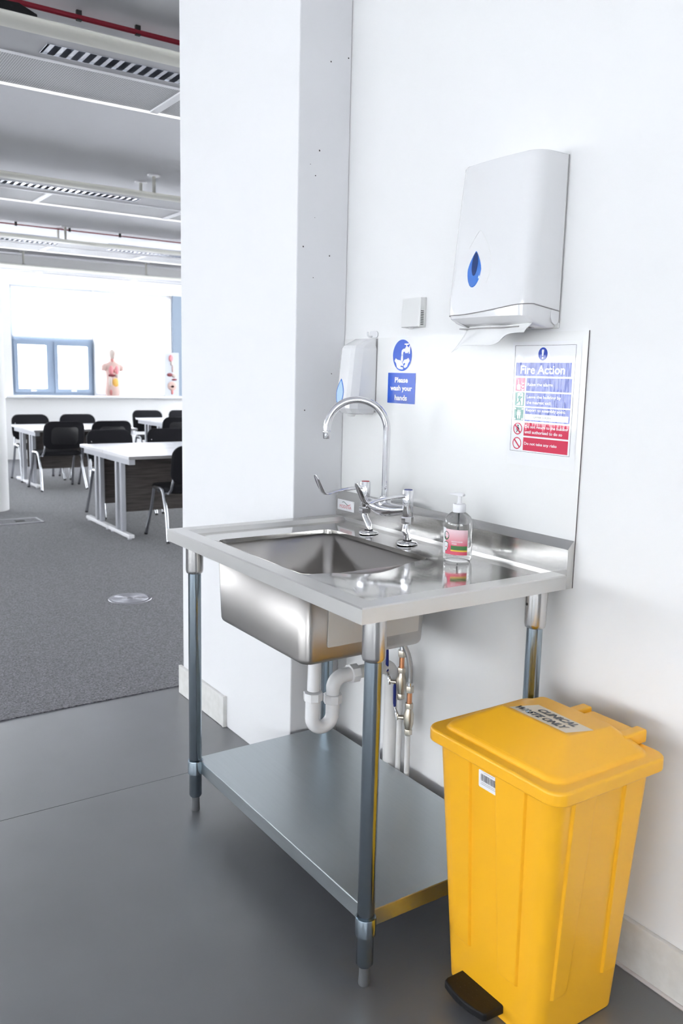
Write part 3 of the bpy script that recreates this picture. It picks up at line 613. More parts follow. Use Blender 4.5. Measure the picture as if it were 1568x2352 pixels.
# ------------------------------------------------------------------ thermostat
th = thing('room_sensor', 'small white wall sensor box with vent slots on its side', 'sensor', (.372, 0, 1.505))
g = BM(); tx0, tx1, tz0, tz1 = .327, .4145, 1.505, 1.591
loft(g, [[(x, -.0005, z) for x, z in rrect(tx0, tx1, tz0, tz1, .003, 3)], [(x, -.006, z) for x, z in rrect(tx0, tx1, tz0, tz1, .003, 3)], [(x, -.0068, z) for x, z in rrect(tx0+.001, tx1-.001, tz0+.001, tz1-.001, .003, 3)], [(x, -.022+.004*max(0, (z-1.545)/.05), z) for x, z in rrect(tx0+.001, tx1-.002, tz0+.001, tz1-.001, .003, 3)], [(x, -.026+.007*max(0, (z-1.53)/.06)**2, z) for x, z in rrect(tx0+.005, tx1-.007, tz0+.003, tz1-.004, .003, 3)]])
cs = obj('casing', g, M['abs2'], th, angle=25)
for k in range(9):
    z = 1.512+.0048*k; obj('vent_slot', Box(tx1-.0022, tx1-.0008, -.0185, -.0085, z, z+.0021), M['dark'], cs, smooth=False)
obj('screw_boss', lathe(BM(), (.365, -.016, 1.5055), [(.008, 0), (.006, -.004)], 16), M['abs2'], th)

# ------------------------------------------------------------------ paper towel dispenser
td = thing('paper_towel_dispenser', 'tall glossy white paper towel dispenser with a blue teardrop window', 'towel dispenser', (.78, 0, 1.487))
dx0, dx1 = .644, .918
def depth(z): # front face bulges outwards towards the bottom
    t = (z-1.53)/(1.888-1.53); return .136-.030*t-.006*t*t
def dsec(z, d, n=8, inset=0.0):
    """open-back plan section: flat back, big rounded front corners and a slightly bowed front"""
    r = .042; pts = [(dx1-inset, -.004)]
    for k in range(n+1):
        a = pi/2*k/n; pts.append((dx1-inset-r+r*math.cos(a), -(d-r)-r*math.sin(a)*1.0))
    for k in range(1, 8):
        t = k/8; pts.append((dx1-inset-r+(dx0+inset+r-(dx1-inset-r))*t, -d-.004*math.sin(pi*t)))
    for k in range(n+1):
        a = pi/2+pi/2*k/n; pts.append((dx0+inset+r+r*math.cos(a), -(d-r)-r*math.sin(a)))
    pts.append((dx0+inset, -.004)); return [(x, y, z) for x, y in pts]
def seam_z(x, y):
    """wavy lower edge of the hinged cover"""
    if y > -.09: # sides: drops from the front corner to the hinge lobe
        t = (y+.09)/.09; return 1.540-.012*t
    u = (x-dx0)/(dx1-dx0); return 1.521+.0195*max(0, (u-.25)/.75)**1.5
g = BM(); tops = []
zl = [1.60, 1.68, 1.76, 1.83, 1.87, 1.8815]
first = [(x, y, seam_z(x, y)) for x, y, z in dsec(1.53, .134)]
loops = [first, [(x, y, z+.012) for x, y, z in dsec(1.548, depth(1.548))]] + [dsec(z, depth(z)) for z in zl] + [dsec(1.886, depth(1.88)-.003, inset=.003), dsec(1.888, depth(1.88)-.010, inset=.008)]
loft(g, loops, False, True); cov = obj('cover', g, M['abs'], td, angle=40); cov['label'] = 'glossy white hinged cover'
# lower body behind and below the cover
g = BM()
def low(z, d, ins): return [(x, y, z) for x, y, _ in dsec(z, d, inset=ins)]
l0 = [(x, y, seam_z(x, y)+.004) for x, y, _ in dsec(1.53, .1335, inset=.0015)]
loft(g, [l0, [(x, y, min(seam_z(x, y)-.002, 1.512)) for x, y, _ in low(1.51, .131, .0025)], low(1.500, .112, .006), low(1.490, .072, .010), low(1.487, .060, .016)], False, True)
lowb = obj('lower_body', g, M['abs'], td, angle=40)
g = BM(); n = 48
seam = [(x, y-.0008 if y < -.05 else y, z) for x, y, z in first]
tube(g, [(x+(.0006 if x > dx1-.001 else 0), y, z-.0012) for x, y, z in first], .0014, 6); obj('cover_seam', g, M['seam'], cov)
# hinge lobe on the right side
g = BM(); lob = [(-.030, 1.530), (-.031, 1.512), (-.026, 1.500), (-.017, 1.4945), (-.009, 1.497), (-.004, 1.506), (-.003, 1.530)]
prism(g, lob, lambda a, b, d: (dx1-.002+d, a, b), .0028); obj('hinge_lobe', g, M['abs'], cov, smooth=False, bevel=.001)
obj('back_plate', Box(dx0+.003, dx1+.001, -.006, -.0006, 1.487, 1.886), M['abs2'], td, smooth=False, bevel=.002)
g = BM(); tube(g, [(dx1+.0012, -.0035, 1.50), (dx1+.0012, -.0035, 1.884)], .0013, 6); obj('side_gap', g, M['seam'], td)
# teardrop window following the cover front
def front(x, z): # y on the cover front
    d = depth(z); r = .042; u = (x-(dx0+r))/(dx1-dx0-2*r); return -d-.004*math.sin(pi*min(1, max(0, u)))
def tear(cx, cz, w_, h_, n=36):
    out = []
    for k in range(n):
        a = 2*pi*k/n; s_ = math.sin(a); prof_ = 1-.40*max(0, s_)-.28*max(0, s_)**3; out.append((cx+w_*math.cos(a)*prof_, cz+h_*s_))
    return out
TX, TZ = .752, 1.628
def drop(name, cx, cz, w_, h_, o, thick, m_, parent):
    g = BM(); P_ = tear(cx, cz, w_, h_); n = len(P_)
    loft(g, [[(x, front(x, z)+.001, z) for x, z in P_], [(x, front(x, z)-o, z) for x, z in P_], [(cx+(x-cx)*.92, front(cx+(x-cx)*.92, z)-o-thick, cz+(z-cz)*.95) for x, z in P_]]); return obj(name, g, m_, parent, angle=30)
tw = drop('blue_window', TX, TZ, .0245, .0435, .0006, .0012, M['bluelens'], cov); tw['label'] = 'blue teardrop viewing window'
g = BM(); P_ = [(TX+.002+a, TZ+.012+b) for a, b in ell(0, 0, .0105, .028, 24)]; loft(g, [[(x, front(x, z)-.0016, z) for x, z in P_], [(x, front(x, z)-.0022, z) for x, z in P_]]); obj('window_slot', g, M['bluedeep'], tw)
# moulded outline above the teardrop
g = BM(); big = tear(TX+.006, 1.640, .052, .080, 48); ln = [(x, front(x, z)-.0002, z) for x, z in big if x > TX-.03 and z > 1.585]
ln.sort(key=lambda p: math.atan2(p[2]-1.64, p[0]-TX)); tube(g, ln, .0006, 6); obj('moulded_line', g, M['abs2'], cov)
# paper outlet slot and flap
obj('paper_slot', Box(.672, .880, -.100, -.045, 1.4865, 1.4895), M['seam'], td, smooth=False)
# towel hanging from the slot
pt = BM(); NU, NV = 26, 14
def towel(u, v):
    x = .695+.215*u - .025*v*(1-u)
    z = 1.497-.068*v*(1-.60*u) - .006*math.sin(u*9+v*3)*v
    y = -.085-.050*v*(1-u*.5)+.010*math.sin(u*11+1.5)*(.3+v)
    return (x, y, z)
A = [[pt.verts.new(towel(i/NU, j/NV)) for i in range(NU+1)] for j in range(NV+1)]
for j in range(NV):
    for i in range(NU): pt.faces.new((A[j][i], A[j][i+1], A[j+1][i+1], A[j+1][i]))
tw_ = obj('paper_towel', pt, M['paper'], smooth=True, angle=80); tag(tw_, 'crumpled white paper towel hanging out of the dispenser', 'paper towel')
sm = tw_.modifiers.new('sheet', 'SOLIDIFY'); sm.thickness = .0006

# ------------------------------------------------------------------ soap dispenser
sd_ = thing('soap_dispenser', 'slim white wall soap dispenser with a blue teardrop window, left of the wash hands sign', 'soap dispenser', (.137, 0, 1.242))
ex0, ex1 = .088, .188
def ssec(z, d, ins=0.0, ch=.026):
    return [(ex1-ins, -.005, z), (ex1-ins, -(d-ch*1.15), z), (ex1-ins-ch*.45, -(d-ch*.25), z), (ex1-ins-ch, -d, z), (ex0+ins+ch, -d, z), (ex0+ins+ch*.45, -(d-ch*.25), z), (ex0+ins, -(d-ch*1.15), z), (ex0+ins, -.005, z)]
def sdep(z): t = (z-1.25)/(1.455-1.25); return .105-.020*t
g = BM(); loft(g, [ssec(1.243, .070, .014), ssec(1.247, .088, .006), ssec(1.262, .103, .001)] + [ssec(z, sdep(z)) for z in (1.29, 1.34, 1.40, 1.447)] + [ssec(1.4555, .080, .003), ssec(1.478, .028, .003, .012)])
sc = obj('cover', g, M['abs'], sd_, smooth=True, angle=12, bevel=.003, seg=3)
obj('back_plate', Box(ex0+.002, ex1+.0015, -.0062, -.0048, 1.250, 1.478), M['seam'], sd_, smooth=False)
g = BM(); P_ = tear((ex0+ex1)/2-.011, 1.312, .0205, .041)
sf = lambda z: -sdep(z)
loft(g, [[(x, sf(z)+.001, z) for x, z in P_], [(x, sf(z)-.0008, z) for x, z in P_]]); sdw = obj('blue_window', g, M['bluelens'], sc); sdw['label'] = 'blue teardrop window'
P_ = tear((ex0+ex1)/2-.011, 1.311, .0165, .036); g = BM(); loft(g, [[(x, sf(z)-.0006, z) for x, z in P_], [(x, sf(z)-.0014, z) for x, z in P_]]); obj('window_glass', g, P('pale_blue_gloss', (.45, .66, .85), .05, Coat_Weight=1), sdw)
g = BM(); tube(g, [(.137, -.062, 1.246), (.137, -.062, 1.236)], [.016, .011], 20); obj('nozzle', g, M['abs2'], sd_)
# clear hook behind the soap dispenser
hk = thing('clear_wall_hook', 'small clear plastic hook on the wall above the soap dispenser', 'hook', (.165, 0, 1.478))
g = BM(); prism(g, rrect(.142, .186, 1.481, 1.502, .010, 5), lambda a, b, d: (a, -.0008-d, b), .003); obj('back_plate', g, P('frosted_clear', (.80, .80, .82), .15), hk, bevel=.0008)
g = BM(); tube(g, [(.158, -.004, 1.486), (.158, -.016, 1.484), (.158, -.022, 1.490), (.158, -.022, 1.499)], .0028, 10); obj('hook_arm', g, P('frosted_clear_arm', (.78, .78, .80), .12), hk)

# ------------------------------------------------------------------ yellow pedal bin
BZ = .575
bn = thing('pedal_bin', 'yellow plastic pedal bin labelled clinical waste only', 'bin', (1.172, -.25, 0))
def bsec(z, ins=0.0, r=.035):
    t = z/BZ; x0 = 1.034-.036*t; x1 = 1.314+.036*t; y0 = -.378-.030*t; y1 = -.122+.018*t
    return [(x, y, z) for x, y in rrect(x0+ins, x1-ins, y0+ins, y1-ins, r, 6)]
g = BM(); loft(g, [bsec(0, .004), bsec(.003), bsec(.05), bsec(.15), bsec(.3), bsec(.45), bsec(.56), bsec(BZ)]); bd_ = obj('body', g, M['yellow'], bn, angle=40)
def fx(z, y_or_x, side):   # outer face positions
    t = z/BZ
    return (-.378-.030*t) if side == 'f' else (1.314+.036*t)
def rib(side, a0, a1, z0, z1, k0, k1):
    """a raised strip moulded on a face; a0..a1 at the top, scaled by the taper at the bottom"""
    g = BM(); pr_ = .0060
    def pt_(a, z, d):
        q = fx(z, 0, side); return (a, q-d, z) if side == 'f' else (q+d, a, z)
    lo = [(k0, z0), (k1, z0), (a1, z1), (a0, z1)]; ins = .003
    cx = (k0+k1+a0+a1)/4
    hi = [(k0+ins, z0+ins), (k1-ins, z0+ins), (a1-ins, z1), (a0+ins, z1)]
    loft(g, [[pt_(a, z, -.002) for a, z in lo], [pt_(a, z, 0) for a, z in lo], [pt_(a, z, pr_) for a, z in hi]]); obj('rib', g, M['yellow'], bd_, smooth=False, bevel=.0012)
rib('f', 1.046, 1.118, .118, .565, 1.066, 1.120); rib('f', 1.190, 1.278, .112, .565, 1.206, 1.262)
rib('s', -.358, -.290, .105, .565, -.350, -.305); rib('s', -.205, -.140, .105, .565, -.195, -.150)
# lid
g = BM(); R1 = lambda i, z, r=.035: [(x, y, z) for x, y in rrect(.977+i, 1.370-i, -.424+i, -.082-i, r, 6)]
loft(g, [R1(.006, .566), R1(0, .567), R1(0, .592), R1(.003, .5955), R1(.026, .5965), R1(.028, .6005), R1(.031, .605), R1(.036, .608)], False, False)
tops = [(1.082, -.288), (1.262, -.288), (1.288, -.150), (1.060, -.150)]
def top_loop(t):
    base = rrect(1.013, 1.334, -.388, -.118, .030, 6); out = []
    tq = rrect(1.075, 1.270, -.288, -.148, .012, 6)
    for (x, y), (u, v_) in zip(base, tq):
        yy = (v_+.288)/.14; zt = .6475-.008*max(0, yy)
        out.append((x+(u-x)*t, y+(v_-y)*t, .608+(zt-.608)*t))
    return out
ll = [top_loop(k/5) for k in range(6)]
R_ = loft(g, ll, False, True)
lid = obj('lid', g, M['yellow'], bn, angle=16); lid['label'] = 'hipped yellow lid with overhanging rim'
bmod = lid.modifiers.new('edge', 'BEVEL'); bmod.width = .0025; bmod.segments = 3; bmod.limit_method = 'ANGLE'; bmod.angle_limit = math.radians(15)
for x0_, x1_ in ((1.128, 1.156), (1.276, 1.304)): obj('hinge_block', Box(x0_, x1_, -.150, -.074, .597, .627), M['yellow'], lid, smooth=False, bevel=.005, seg=3)
obj('hinge_bar', Box(1.156, 1.276, -.130, -.074, .597, .619), M['yellow'], lid, smooth=False, bevel=.006, seg=3)
# clinical waste label on the lid
def lidp(a, b, o=.0006):
    yy = (b+.288)/.14; return (a, b, .6475-.008*yy+o)
g = BM(); lq = [(1.094, -.280), (1.256, -.280), (1.272, -.212), (1.112, -.206)]; g.faces.new([g.verts.new(lidp(a, b, .0005)) for a, b in lq])
M['plabel'] = P('clear_white_label', (.80, .68, .52), .3); lb = obj('lid_label', g, M['plabel'], lid, smooth=False); lb['label'] = 'white printed label on the lid'
sh_ = lambda a, b: lidp(a+(b+.245)*.22, b, .0012)
lettering('lettering', 'CLINICAL', sh_, 1.186, -.2285, .106, .021, M['fblack'], lb, .045); lettering('lettering', 'WASTE ONLY', sh_, 1.172, -.2600, .142, .021, M['fblack'], lb, .045)
# barcode sticker
def fp(a, z, d): return (a, fx(z, 0, 'f')-d, z)
g = BM(); prism(g, rrect(1.140, 1.199, .514, .553, .003, 3), lambda a, b, d: fp(a, b, .0003+d), .0004); bc = obj('barcode_sticker', g, M['signwhite'], bn, smooth=False); bc['label'] = 'white barcode sticker'
xx = 1.147
rnd = random.Random(3)
bars = BM()
while xx < 1.190:
    w_ = rnd.choice((.0006, .0006, .0011, .0016)); q = [bars.verts.new(fp(a, z, .0011)) for a, z in ((xx, .530), (xx+w_, .530), (xx+w_, .5455), (xx, .5455))]; bars.faces.new(q); xx += w_+rnd.choice((.0006, .0009, .0014))
bo = obj('barcode', bars, M['fblack'], bc, smooth=False); bo['kind'] = 'stuff'
for z_, x_0, x_1 in ((.5500, 1.155, 1.185), (.5260, 1.148, 1.188), (.5225, 1.146, 1.190)): 
    g = BM(); g.faces.new([g.verts.new(fp(a, z, .0011)) for a, z in ((x_0, z_-.0004), (x_1, z_-.0004), (x_1, z_+.0004), (x_0, z_+.0004))]); obj('print_line', g, M['seam'], bc, smooth=False)
# pedal
g = BM(); pl = [(1.096, -.372)] + [(1.090+.004*k/8, -.372-.062*k/8) for k in range(1, 8)] + [(1.098+.122*k/10, -.438-.010*math.sin(pi*k/10)) for k in range(11)] + [(1.224, -.43), (1.222, -.372)]
loft(g, [[(x, y, .018+(-.372-y)*.10) for x, y in pl], [(x, y, .040+(-.372-y)*.06) for x, y in pl]]); pdl = obj('pedal', g, M['blackplastic'], bn, smooth=False, bevel=.004, seg=3); pdl['label'] = 'black foot pedal'
for i in range(9):
    for j in range(4):
        x, y = 1.108+.0125*i, -.384-.0125*j; obj('grip_dot', lathe(BM(), (x, y, .0398+(-.372-y)*.06), [(.0014, 0), (.0008, .0006)], 6), M['blackplastic'], pdl, smooth=False) if (i+j) % 1 == 0 else None
obj('pedal_arm', Box(1.125, 1.195, -.380, -.360, .018, .034), M['blackplastic'], pdl, smooth=False)

# ------------------------------------------------------------------ waste trap and pipes
WX = .392
tr_ = thing('waste_trap', 'white plastic U-bend waste trap under the bowl', 'waste trap', (WX, -.28, .33))
TYa, TYb, TR_ = -.350, -.279, .0195
g = BM(); tube(g, [(wcx, TYa, ZB-.004), (wcx-.004, TYa, .56), (WX+.005, TYa, .47)], TR_-.001, 24); obj('tail_pipe', g, M['pvc'], tr_)
g = BM(); cU = ((TYa+TYb)/2, .385); rU = (TYb-TYa)/2
pts = [(WX+.003, TYa, .462), (WX+.003, TYa, .42)] + [(WX, cU[0]-rU*math.cos(pi*k/14), cU[1]-rU*math.sin(pi*k/14)) for k in range(15)] + [(WX, TYb, .43)]
tube(g, pts, [.0215, .0215]+[.0205]*15+[.0205], 24); obj('u_bend', g, M['pvc'], tr_, angle=60)
def nut(name, p, d, r, h, parent, m_, n=10):
    g = BM(); d = Vector(d).normalized(); u, vv = frame_of(d); p = Vector(p); lp = []
    for hh, rr in ((-h/2, r*.96), (-h/2+.001, r), (h/2-.001, r), (h/2, r*.96)):
        lp.append([p+d*hh+(u*math.cos(2*pi*k/24)+vv*math.sin(2*pi*k/24))*rr*(1.07 if (n == 10 and k % 3 == 0) else 1.0) for k in range(24)] if n == 10 else [p+d*hh+(u*math.cos(2*pi*k/n)+vv*math.sin(2*pi*k/n))*rr for k in range(n)])
    loft(g, lp); return obj(name, g, m_, parent, angle=25)
nut('compression_nut', (WX+.004, TYa, .452), (0, 0, 1), .0265, .024, tr_, M['pvc']); nut('compression_nut', (WX, TYb, .430), (0, 0, 1), .0262, .026, tr_, M['pvc'])
g = BM(); ze = .493; re_ = .034
pts = [(WX, TYb, .425), (WX, TYb, ze-re_)] + [(WX, TYb+re_*(1-math.cos(pi/2*k/8)), ze-re_+re_*math.sin(pi/2*k/8)) for k in range(1, 9)] + [(WX, TYb+re_+.03, ze)]
tube(g, pts, [.0185, .0205]+[.0215]*8+[.0205], 24); obj('elbow', g, M['pvc'], tr_, angle=60)
nut('compression_nut', (WX, TYb+re_+.036, ze), (0, 1, 0), .0270, .026, tr_, M['pvc'])
WPX, WPY = .362, -.040
wp_ = thing('waste_pipe', 'white waste pipe dropping down the wall behind the front leg', 'pipe', (WPX, WPY, 0))
g = BM(); tube(g, [(WX, TYb+re_+.045, ze), (WX-.012, -.13, ze-.004), (WPX+.004, -.083, ze-.012)], .0195, 20); obj('branch_pipe', g, M['pipewhite'], wp_)
g = BM(); pts = [(WPX+.002, -.090, ze-.012), (WPX+.001, -.078, ze-.012)] + [(WPX, -.078+.038*math.sin(pi/2*k/8), ze-.012-.038*(1-math.cos(pi/2*k/8))) for k in range(1, 9)] + [(WPX, WPY, ze-.07)]
tube(g, pts, .0225, 20); obj('elbow', g, M['pipewhite'], wp_, angle=60)
g = BM(); tube(g, [(WPX, WPY, .002), (WPX, WPY, ze-.055)], .0205, 20); obj('down_pipe', g, M['pipewhite'], wp_)
def valve(px, zt, zn_top, x_off, label, ytop, hose, pipe_dx):
    """one supply line: white pipe, isolating valve with blue lever, copper stub, upper connector"""
    y = -.050; t = thing('water_supply_pipe', label, 'pipe', (px, y, 0))
    zv = zt
    obj('riser', tube(BM(), [(px+pipe_dx, y+.008, .002), (px+pipe_dx*.8, y+.006, .12), (px+pipe_dx*.2, y, zv-.055)], .0085, 16), M['pipewhite'], t)
    nut('hex_nut', (px, y, zv-.043), (0, 0, 1), .0125, .016, t, M['nickel'], 6)
    b = obj('valve_body', tube(BM(), [(px, y, zv-.038), (px, y, zv-.028), (px, y, zv-.016), (px, y, zv+.014), (px, y, zv+.024), (px, y, zv+.034)], [.0095, .0118, .0150, .0150, .0115, .0100], 20), M['nickel'], t, angle=50)
    nut('hex_nut', (px, y, zv+.040), (0, 0, 1), .0128, .016, t, M['nickel'], 6)
    obj('copper_stub', cyl(BM(), (px, y, zv+.045), (px, y, zv+.088), .0078, n=16), M['copper'], t)
    nut('hex_nut', (px, y, zv+.092), (0, 0, 1), .0128, .020, t, M['nickel'], 6)
    obj('spindle', tube(BM(), [(px-.012, y-.010, zv), (px-.024, y-.022, zv)], [.008, .0055], 12), M['nickel'], b)
    sx, sy = px-.026, y-.024
    g = BM(); tube(g, [(sx, sy, zv-.010), (sx, sy, zv+.006), (sx-.006, sy, zv+.018), (sx-.014, sy, zv+.030)], [.004, .0065, .004, .0036], 8, flat=.45); lv = obj('lever', g, M['chrome'], t)
    g = BM(); tube(g, [(sx-.013, sy, zv+.028), (sx-.015, sy, zv+.040), (sx-.017, sy, zv+.090), (sx-.017, sy, zv+.098)], [.0045, .0058, .0058, .0045], 10, flat=.5); obj('blue_grip', g, M['bluegrip'], lv)
    if hose:
        p = [(px, y, zv+.100), (px, y, zv+.112), (px+.001, y, zv+.135), (px+.001, y-.002, zv+.165), (px-.004, y-.008, zv+.20), (px-.014, y-.02, zv+.235), (px-.022, y-.03, zv+.28), (px-.02, y-.036, .80)]
        obj('crimp_sleeve', cyl(BM(), p[0], p[1], .0088, n=16), M['chrome'], t)
        obj('braided_hose', tube(BM(), p[1:], .0080, 14), M['braid'], t, angle=60)
    else:
        obj('upper_pipe', tube(BM(), [(px, y, zv+.10), (px, y, zv+.16), (px-.10, y-.03, .74), (px-.12, y-.035, .82)], .008, 12), M['chrome'], t)
    return t
valve(.4225, .444, 0, 0, 'left water supply pipe with blue lever valve and copper stub', 0, False, -.012)
valve(.4650, .345, 0, 0, 'right water supply pipe with lower blue lever valve and braided hose', 0, True, -.010)

# ------------------------------------------------------------------ classroom desks
ZT = .695
def make_desk(w_, d_, label, loc, near, group, ZT=.695, po=.05):
    """desk with its long side along y; d_ deep along x; panel on the side given by near"""
    t = thing('desk', label, 'desk', loc, group=group); x0, x1 = -d_/2, d_/2
    def o_(name, bm, m_, **k):
        me = mesh_of(name, bm, m_, k.get('smooth', False)); q = bpy.data.objects.new(name, me); COL.objects.link(q); q.parent = t
        if k.get('bevel'):
            b = q.modifiers.new('edge', 'BEVEL'); b.width = k['bevel']; b.segments = 2
        return q
    bm = box(BM(), x0+.002, x1-.002, 0, w_, ZT-.025, ZT)
    for f_ in bm.faces:
        if abs(f_.normal.x) > .5 or abs(f_.calc_center_median().x) > d_/2-.01: f_.material_index = 1
    o_('desk_top', bm, [M['desktop'], M['deskedge']])
    for ye in (.03, w_-.08):
        o_('top_rail', Box(x0+(.02 if near < 0 else .001), x1-(.08 if near > 0 else .001), ye, ye+.05, ZT-.075, ZT-.026), M['deskgrey'])
        pc = -.05*near
        for dx in (-.055, .055): o_('leg', Box(pc+dx-.02, pc+dx+.02, ye+.005, ye+.045, .05, ZT-.075), M['deskgrey'], bevel=.004)
        o_('foot', Box(x0+(.03 if near < 0 else .002), x1-(.11 if near > 0 else .002), ye, ye+.05, .018, .05), M['desktop'], bevel=.008)
        for xx_ in (x0+.06, x1-.16 if near > 0 else x1-.06): o_('levelling_foot', cyl(BM(), (xx_, ye+.025, .0035), (xx_, ye+.025, .018), .018, n=12), M['deskgrey'])
    o_('modesty_panel', Box(-po*near-.010, -po*near+.010, .085, w_-.085, .20, ZT-.03), M['wood'])
    o_('cable_port', lathe(BM(), (.1*near, w_*.55, ZT), [(.03, .0005), (.03, .002)], 20), M['deskgrey'])
    return t
gd = 'white desks pushed together in pairs'
make_desk(1.42, .62, 'near desk of the pair closest to the pier', (-4.375, .745, 0), 1, gd)
make_desk(1.42, .62, 'desk on the far side of the pair closest to the pier', (-4.998, .745, 0), -1, gd)
make_desk(1.20, .53, 'near desk of the pair beside the round column', (-7.690, .890, 0), 1, gd, .680, .125)
make_desk(1.20, .53, 'desk on the window side of the pair beside the round column', (-8.223, .890, 0), -1, gd, .680, .125)
make_desk(1.30, .55, 'near desk of the pair in front of the anatomical torso', (-8.560, 2.80, 0), 1, gd)
make_desk(1.30, .55, 'desk on the window side of the pair in front of the anatomical torso', (-9.113, 2.80, 0), -1, gd)

# ------------------------------------------------------------------ classroom chairs (facing local +x)
def make_chair():
    t = thing('stacking_chair', 'black fabric stacking chair with chrome legs', 'chair', (0, 0, 0), group='black classroom chairs')
    def o_(name, bm, m_, parent=None, smooth=True, angle=50):
        me = mesh_of(name, bm, m_, smooth, angle); q = bpy.data.objects.new(name, me); COL.objects.link(q); q.parent = parent or t; return q
    g = BM(); P0 = rrect(-.205, .215, -.225, .225, .07, 5)
    loft(g, [[(x*.93, y*.93, .392) for x, y in P0], [(x, y, .402) for x, y in P0], [(x, y, .425) for x, y in P0], [(x*.95, y*.95, .438) for x, y in P0], [(x*.6, y*.6, .443) for x, y in P0]]); o_('seat', g, M['fabric'])
    def back(z): return -.225-.060*max(0, (z-.46))/.33
    g = BM(); Pb = rrect(-.228, .228, .475, .785, .085, 6)
    bow = lambda y: -.030*(1-(y/.23)**2)
    loft(g, [[(back(z)+bow(y)-.020, y*.95, .63+(z-.63)*.95) for y, z in Pb], [(back(z)+bow(y)-.010, y, z) for y, z in Pb], [(back(z)+bow(y)+.008, y, z) for y, z in Pb], [(back(z)+bow(y)+.020, y*.93, .63+(z-.63)*.93) for y, z in Pb]])
    bk = o_('backrest', g, M['fabric'])
    g = BM(); Ps = rrect(-.15, .15, .52, .72, .05, 5); loft(g, [[(back(z)+bow(y)-.021, y, z) for y, z in Ps], [(back(z)+bow(y)-.026, y*.96, .62+(z-.62)*.96) for y, z in Ps]]); o_('back_shell', g, M['chairblack'], bk)
    for s_ in (-1, 1):
        y = s_*.238
        o_('front_leg', tube(BM(), [(.235, s_*.255, .004), (.15, y, .24), (.085, y, .415)], [.0145]*3, 10), M['chairleg'])
        o_('rear_leg', tube(BM(), [(-.245, s_*.255, .004), (-.17, y, .24), (-.105, y, .405), (-.07, y, .425), (.085, y, .418)], .0145, 10), M['chairleg'])
        o_('back_upright', tube(BM(), [(.06, s_*.215, .395), (-.17, s_*.215, .395), (-.222, s_*.215, .43), (-.235, s_*.205, .50), (-.262, s_*.19, .68)], .011, 10), M['chairleg'])
        for nm, x_ in (('front_glide', .235), ('rear_glide', -.245)): o_(nm, cyl(BM(), (x_, s_*.255, .0035), (x_*.98, s_*.2545, .018), .015, n=10), M['chairblack'])
    o_('cross_bar', tube(BM(), [(.06, -.215, .385), (.06, .215, .385)], .010, 8), M['chairleg'])
    return t
proto = make_chair()
CH = [(-4.150, 1.255, pi, 'chair in front of the nearest desk, half hidden by the pier edge'),
      (-5.470, 1.180, .04, 'chair tucked behind the nearest desk at its left end'),
      (-5.520, 1.790, -.03, 'chair tucked behind the nearest desk beside the pier edge'),
      (-7.500, 1.150, pi+.05, 'chair seen from behind at the desk beside the column'),
      (-7.500, 1.715, pi-.04, 'chair seen from behind, right of the other at the desk beside the column'),
      (-8.400, 1.170, .02, 'leftmost chair, facing us behind the desk beside the column'),
      (-8.400, 1.755, 0, 'second chair facing us behind the desk beside the column'),
      (-8.180, 2.830, pi, 'chair seen from behind at the desk in front of the torso model'),
      (-9.380, 3.080, 0, 'chair facing us behind the desk in front of the torso model'),
      (-9.380, 3.640, 0, 'farthest right chair, mostly hidden by the pier near the anatomy board')]
for i, (x, y, rz, lb_) in enumerate(CH):
    c = proto if i == 0 else copy_tree(proto)
    c.location = (x, y, .0035); c.rotation_euler = (0, 0, rz); c['label'] = 'black ' + lb_

# ------------------------------------------------------------------ things on the window sill
SZ = SILL+.004
skin = P('model_skin', (.62, .43, .38), .5); lung = P('model_lung', (.75, .28, .30), .45); liver = P('model_liver', (.25, .05, .06), .4); gut = P('model_gut', (.85, .48, .10), .45); musc = P('model_muscle', (.58, .20, .19), .5); bone = P('model_bone', (.58, .50, .45), .5)
tm = thing('anatomical_torso', 'anatomical torso model with coloured organs on the window sill', 'anatomy model', (-10.84, 2.98, SZ))
tx, ty = -10.84, 2.98
g = BM(); secs = [(0, .105, .070), (.06, .125, .078), (.14, .118, .075), (.24, .100, .068), (.32, .105, .070), (.40, .122, .074), (.46, .140, .072), (.495, .125, .062), (.52, .070, .050), (.545, .042, .042), (.58, .036, .038)]
loft(g, [[(tx+b*math.cos(2*pi*k/24), ty+a*math.sin(2*pi*k/24), SZ+.001+z) for k in range(24)] for z, a, b in secs]); obj('body', g, skin, tm, angle=70)
g = BM(); hs = [(.575, .030, .034), (.60, .042, .050), (.63, .052, .062), (.66, .055, .066), (.69, .050, .060), (.71, .034, .042), (.722, .012, .014)]
loft(g, [[(tx+.008+b*math.cos(2*pi*k/20), ty+a*math.sin(2*pi*k/20), SZ+z) for k in range(20)] for z, a, b in hs]); hd_ = obj('head', g, bone, tm, angle=70)
obj('nose', tube(BM(), [(tx+.066, ty, SZ+.66), (tx+.082, ty, SZ+.643), (tx+.070, ty, SZ+.638)], [.005, .008, .007], 8), skin, hd_)
for s_ in (-1, 1): obj('arm_stump', tube(BM(), [(tx, ty+s_*.10, SZ+.475), (tx, ty+s_*.138, SZ+.44), (tx, ty+s_*.145, SZ+.385)], [.040, .046, .038], 14), skin, tm, angle=70)
def blob(name, y, z, ry, rz, rx, m_, x=None, tilt=0):
    g = BM(); n = 16; loops = []
    for j in range(1, 8):
        a = -pi/2+pi*j/8; loops.append([((x if x is not None else tx+.055)+rx*math.cos(a)*math.cos(2*pi*k/n), ty+y+ry*math.cos(a)*math.sin(2*pi*k/n)+tilt*math.sin(a)*rz, SZ+z+rz*math.sin(a)) for k in range(n)])
    loft(g, loops); return obj(name, g, m_, tm, angle=80)
blob('lung', -.040, .40, .040, .075, .030, lung); blob('lung', .045, .40, .040, .075, .030, lung); blob('heart', .008, .385, .025, .035, .034, musc)
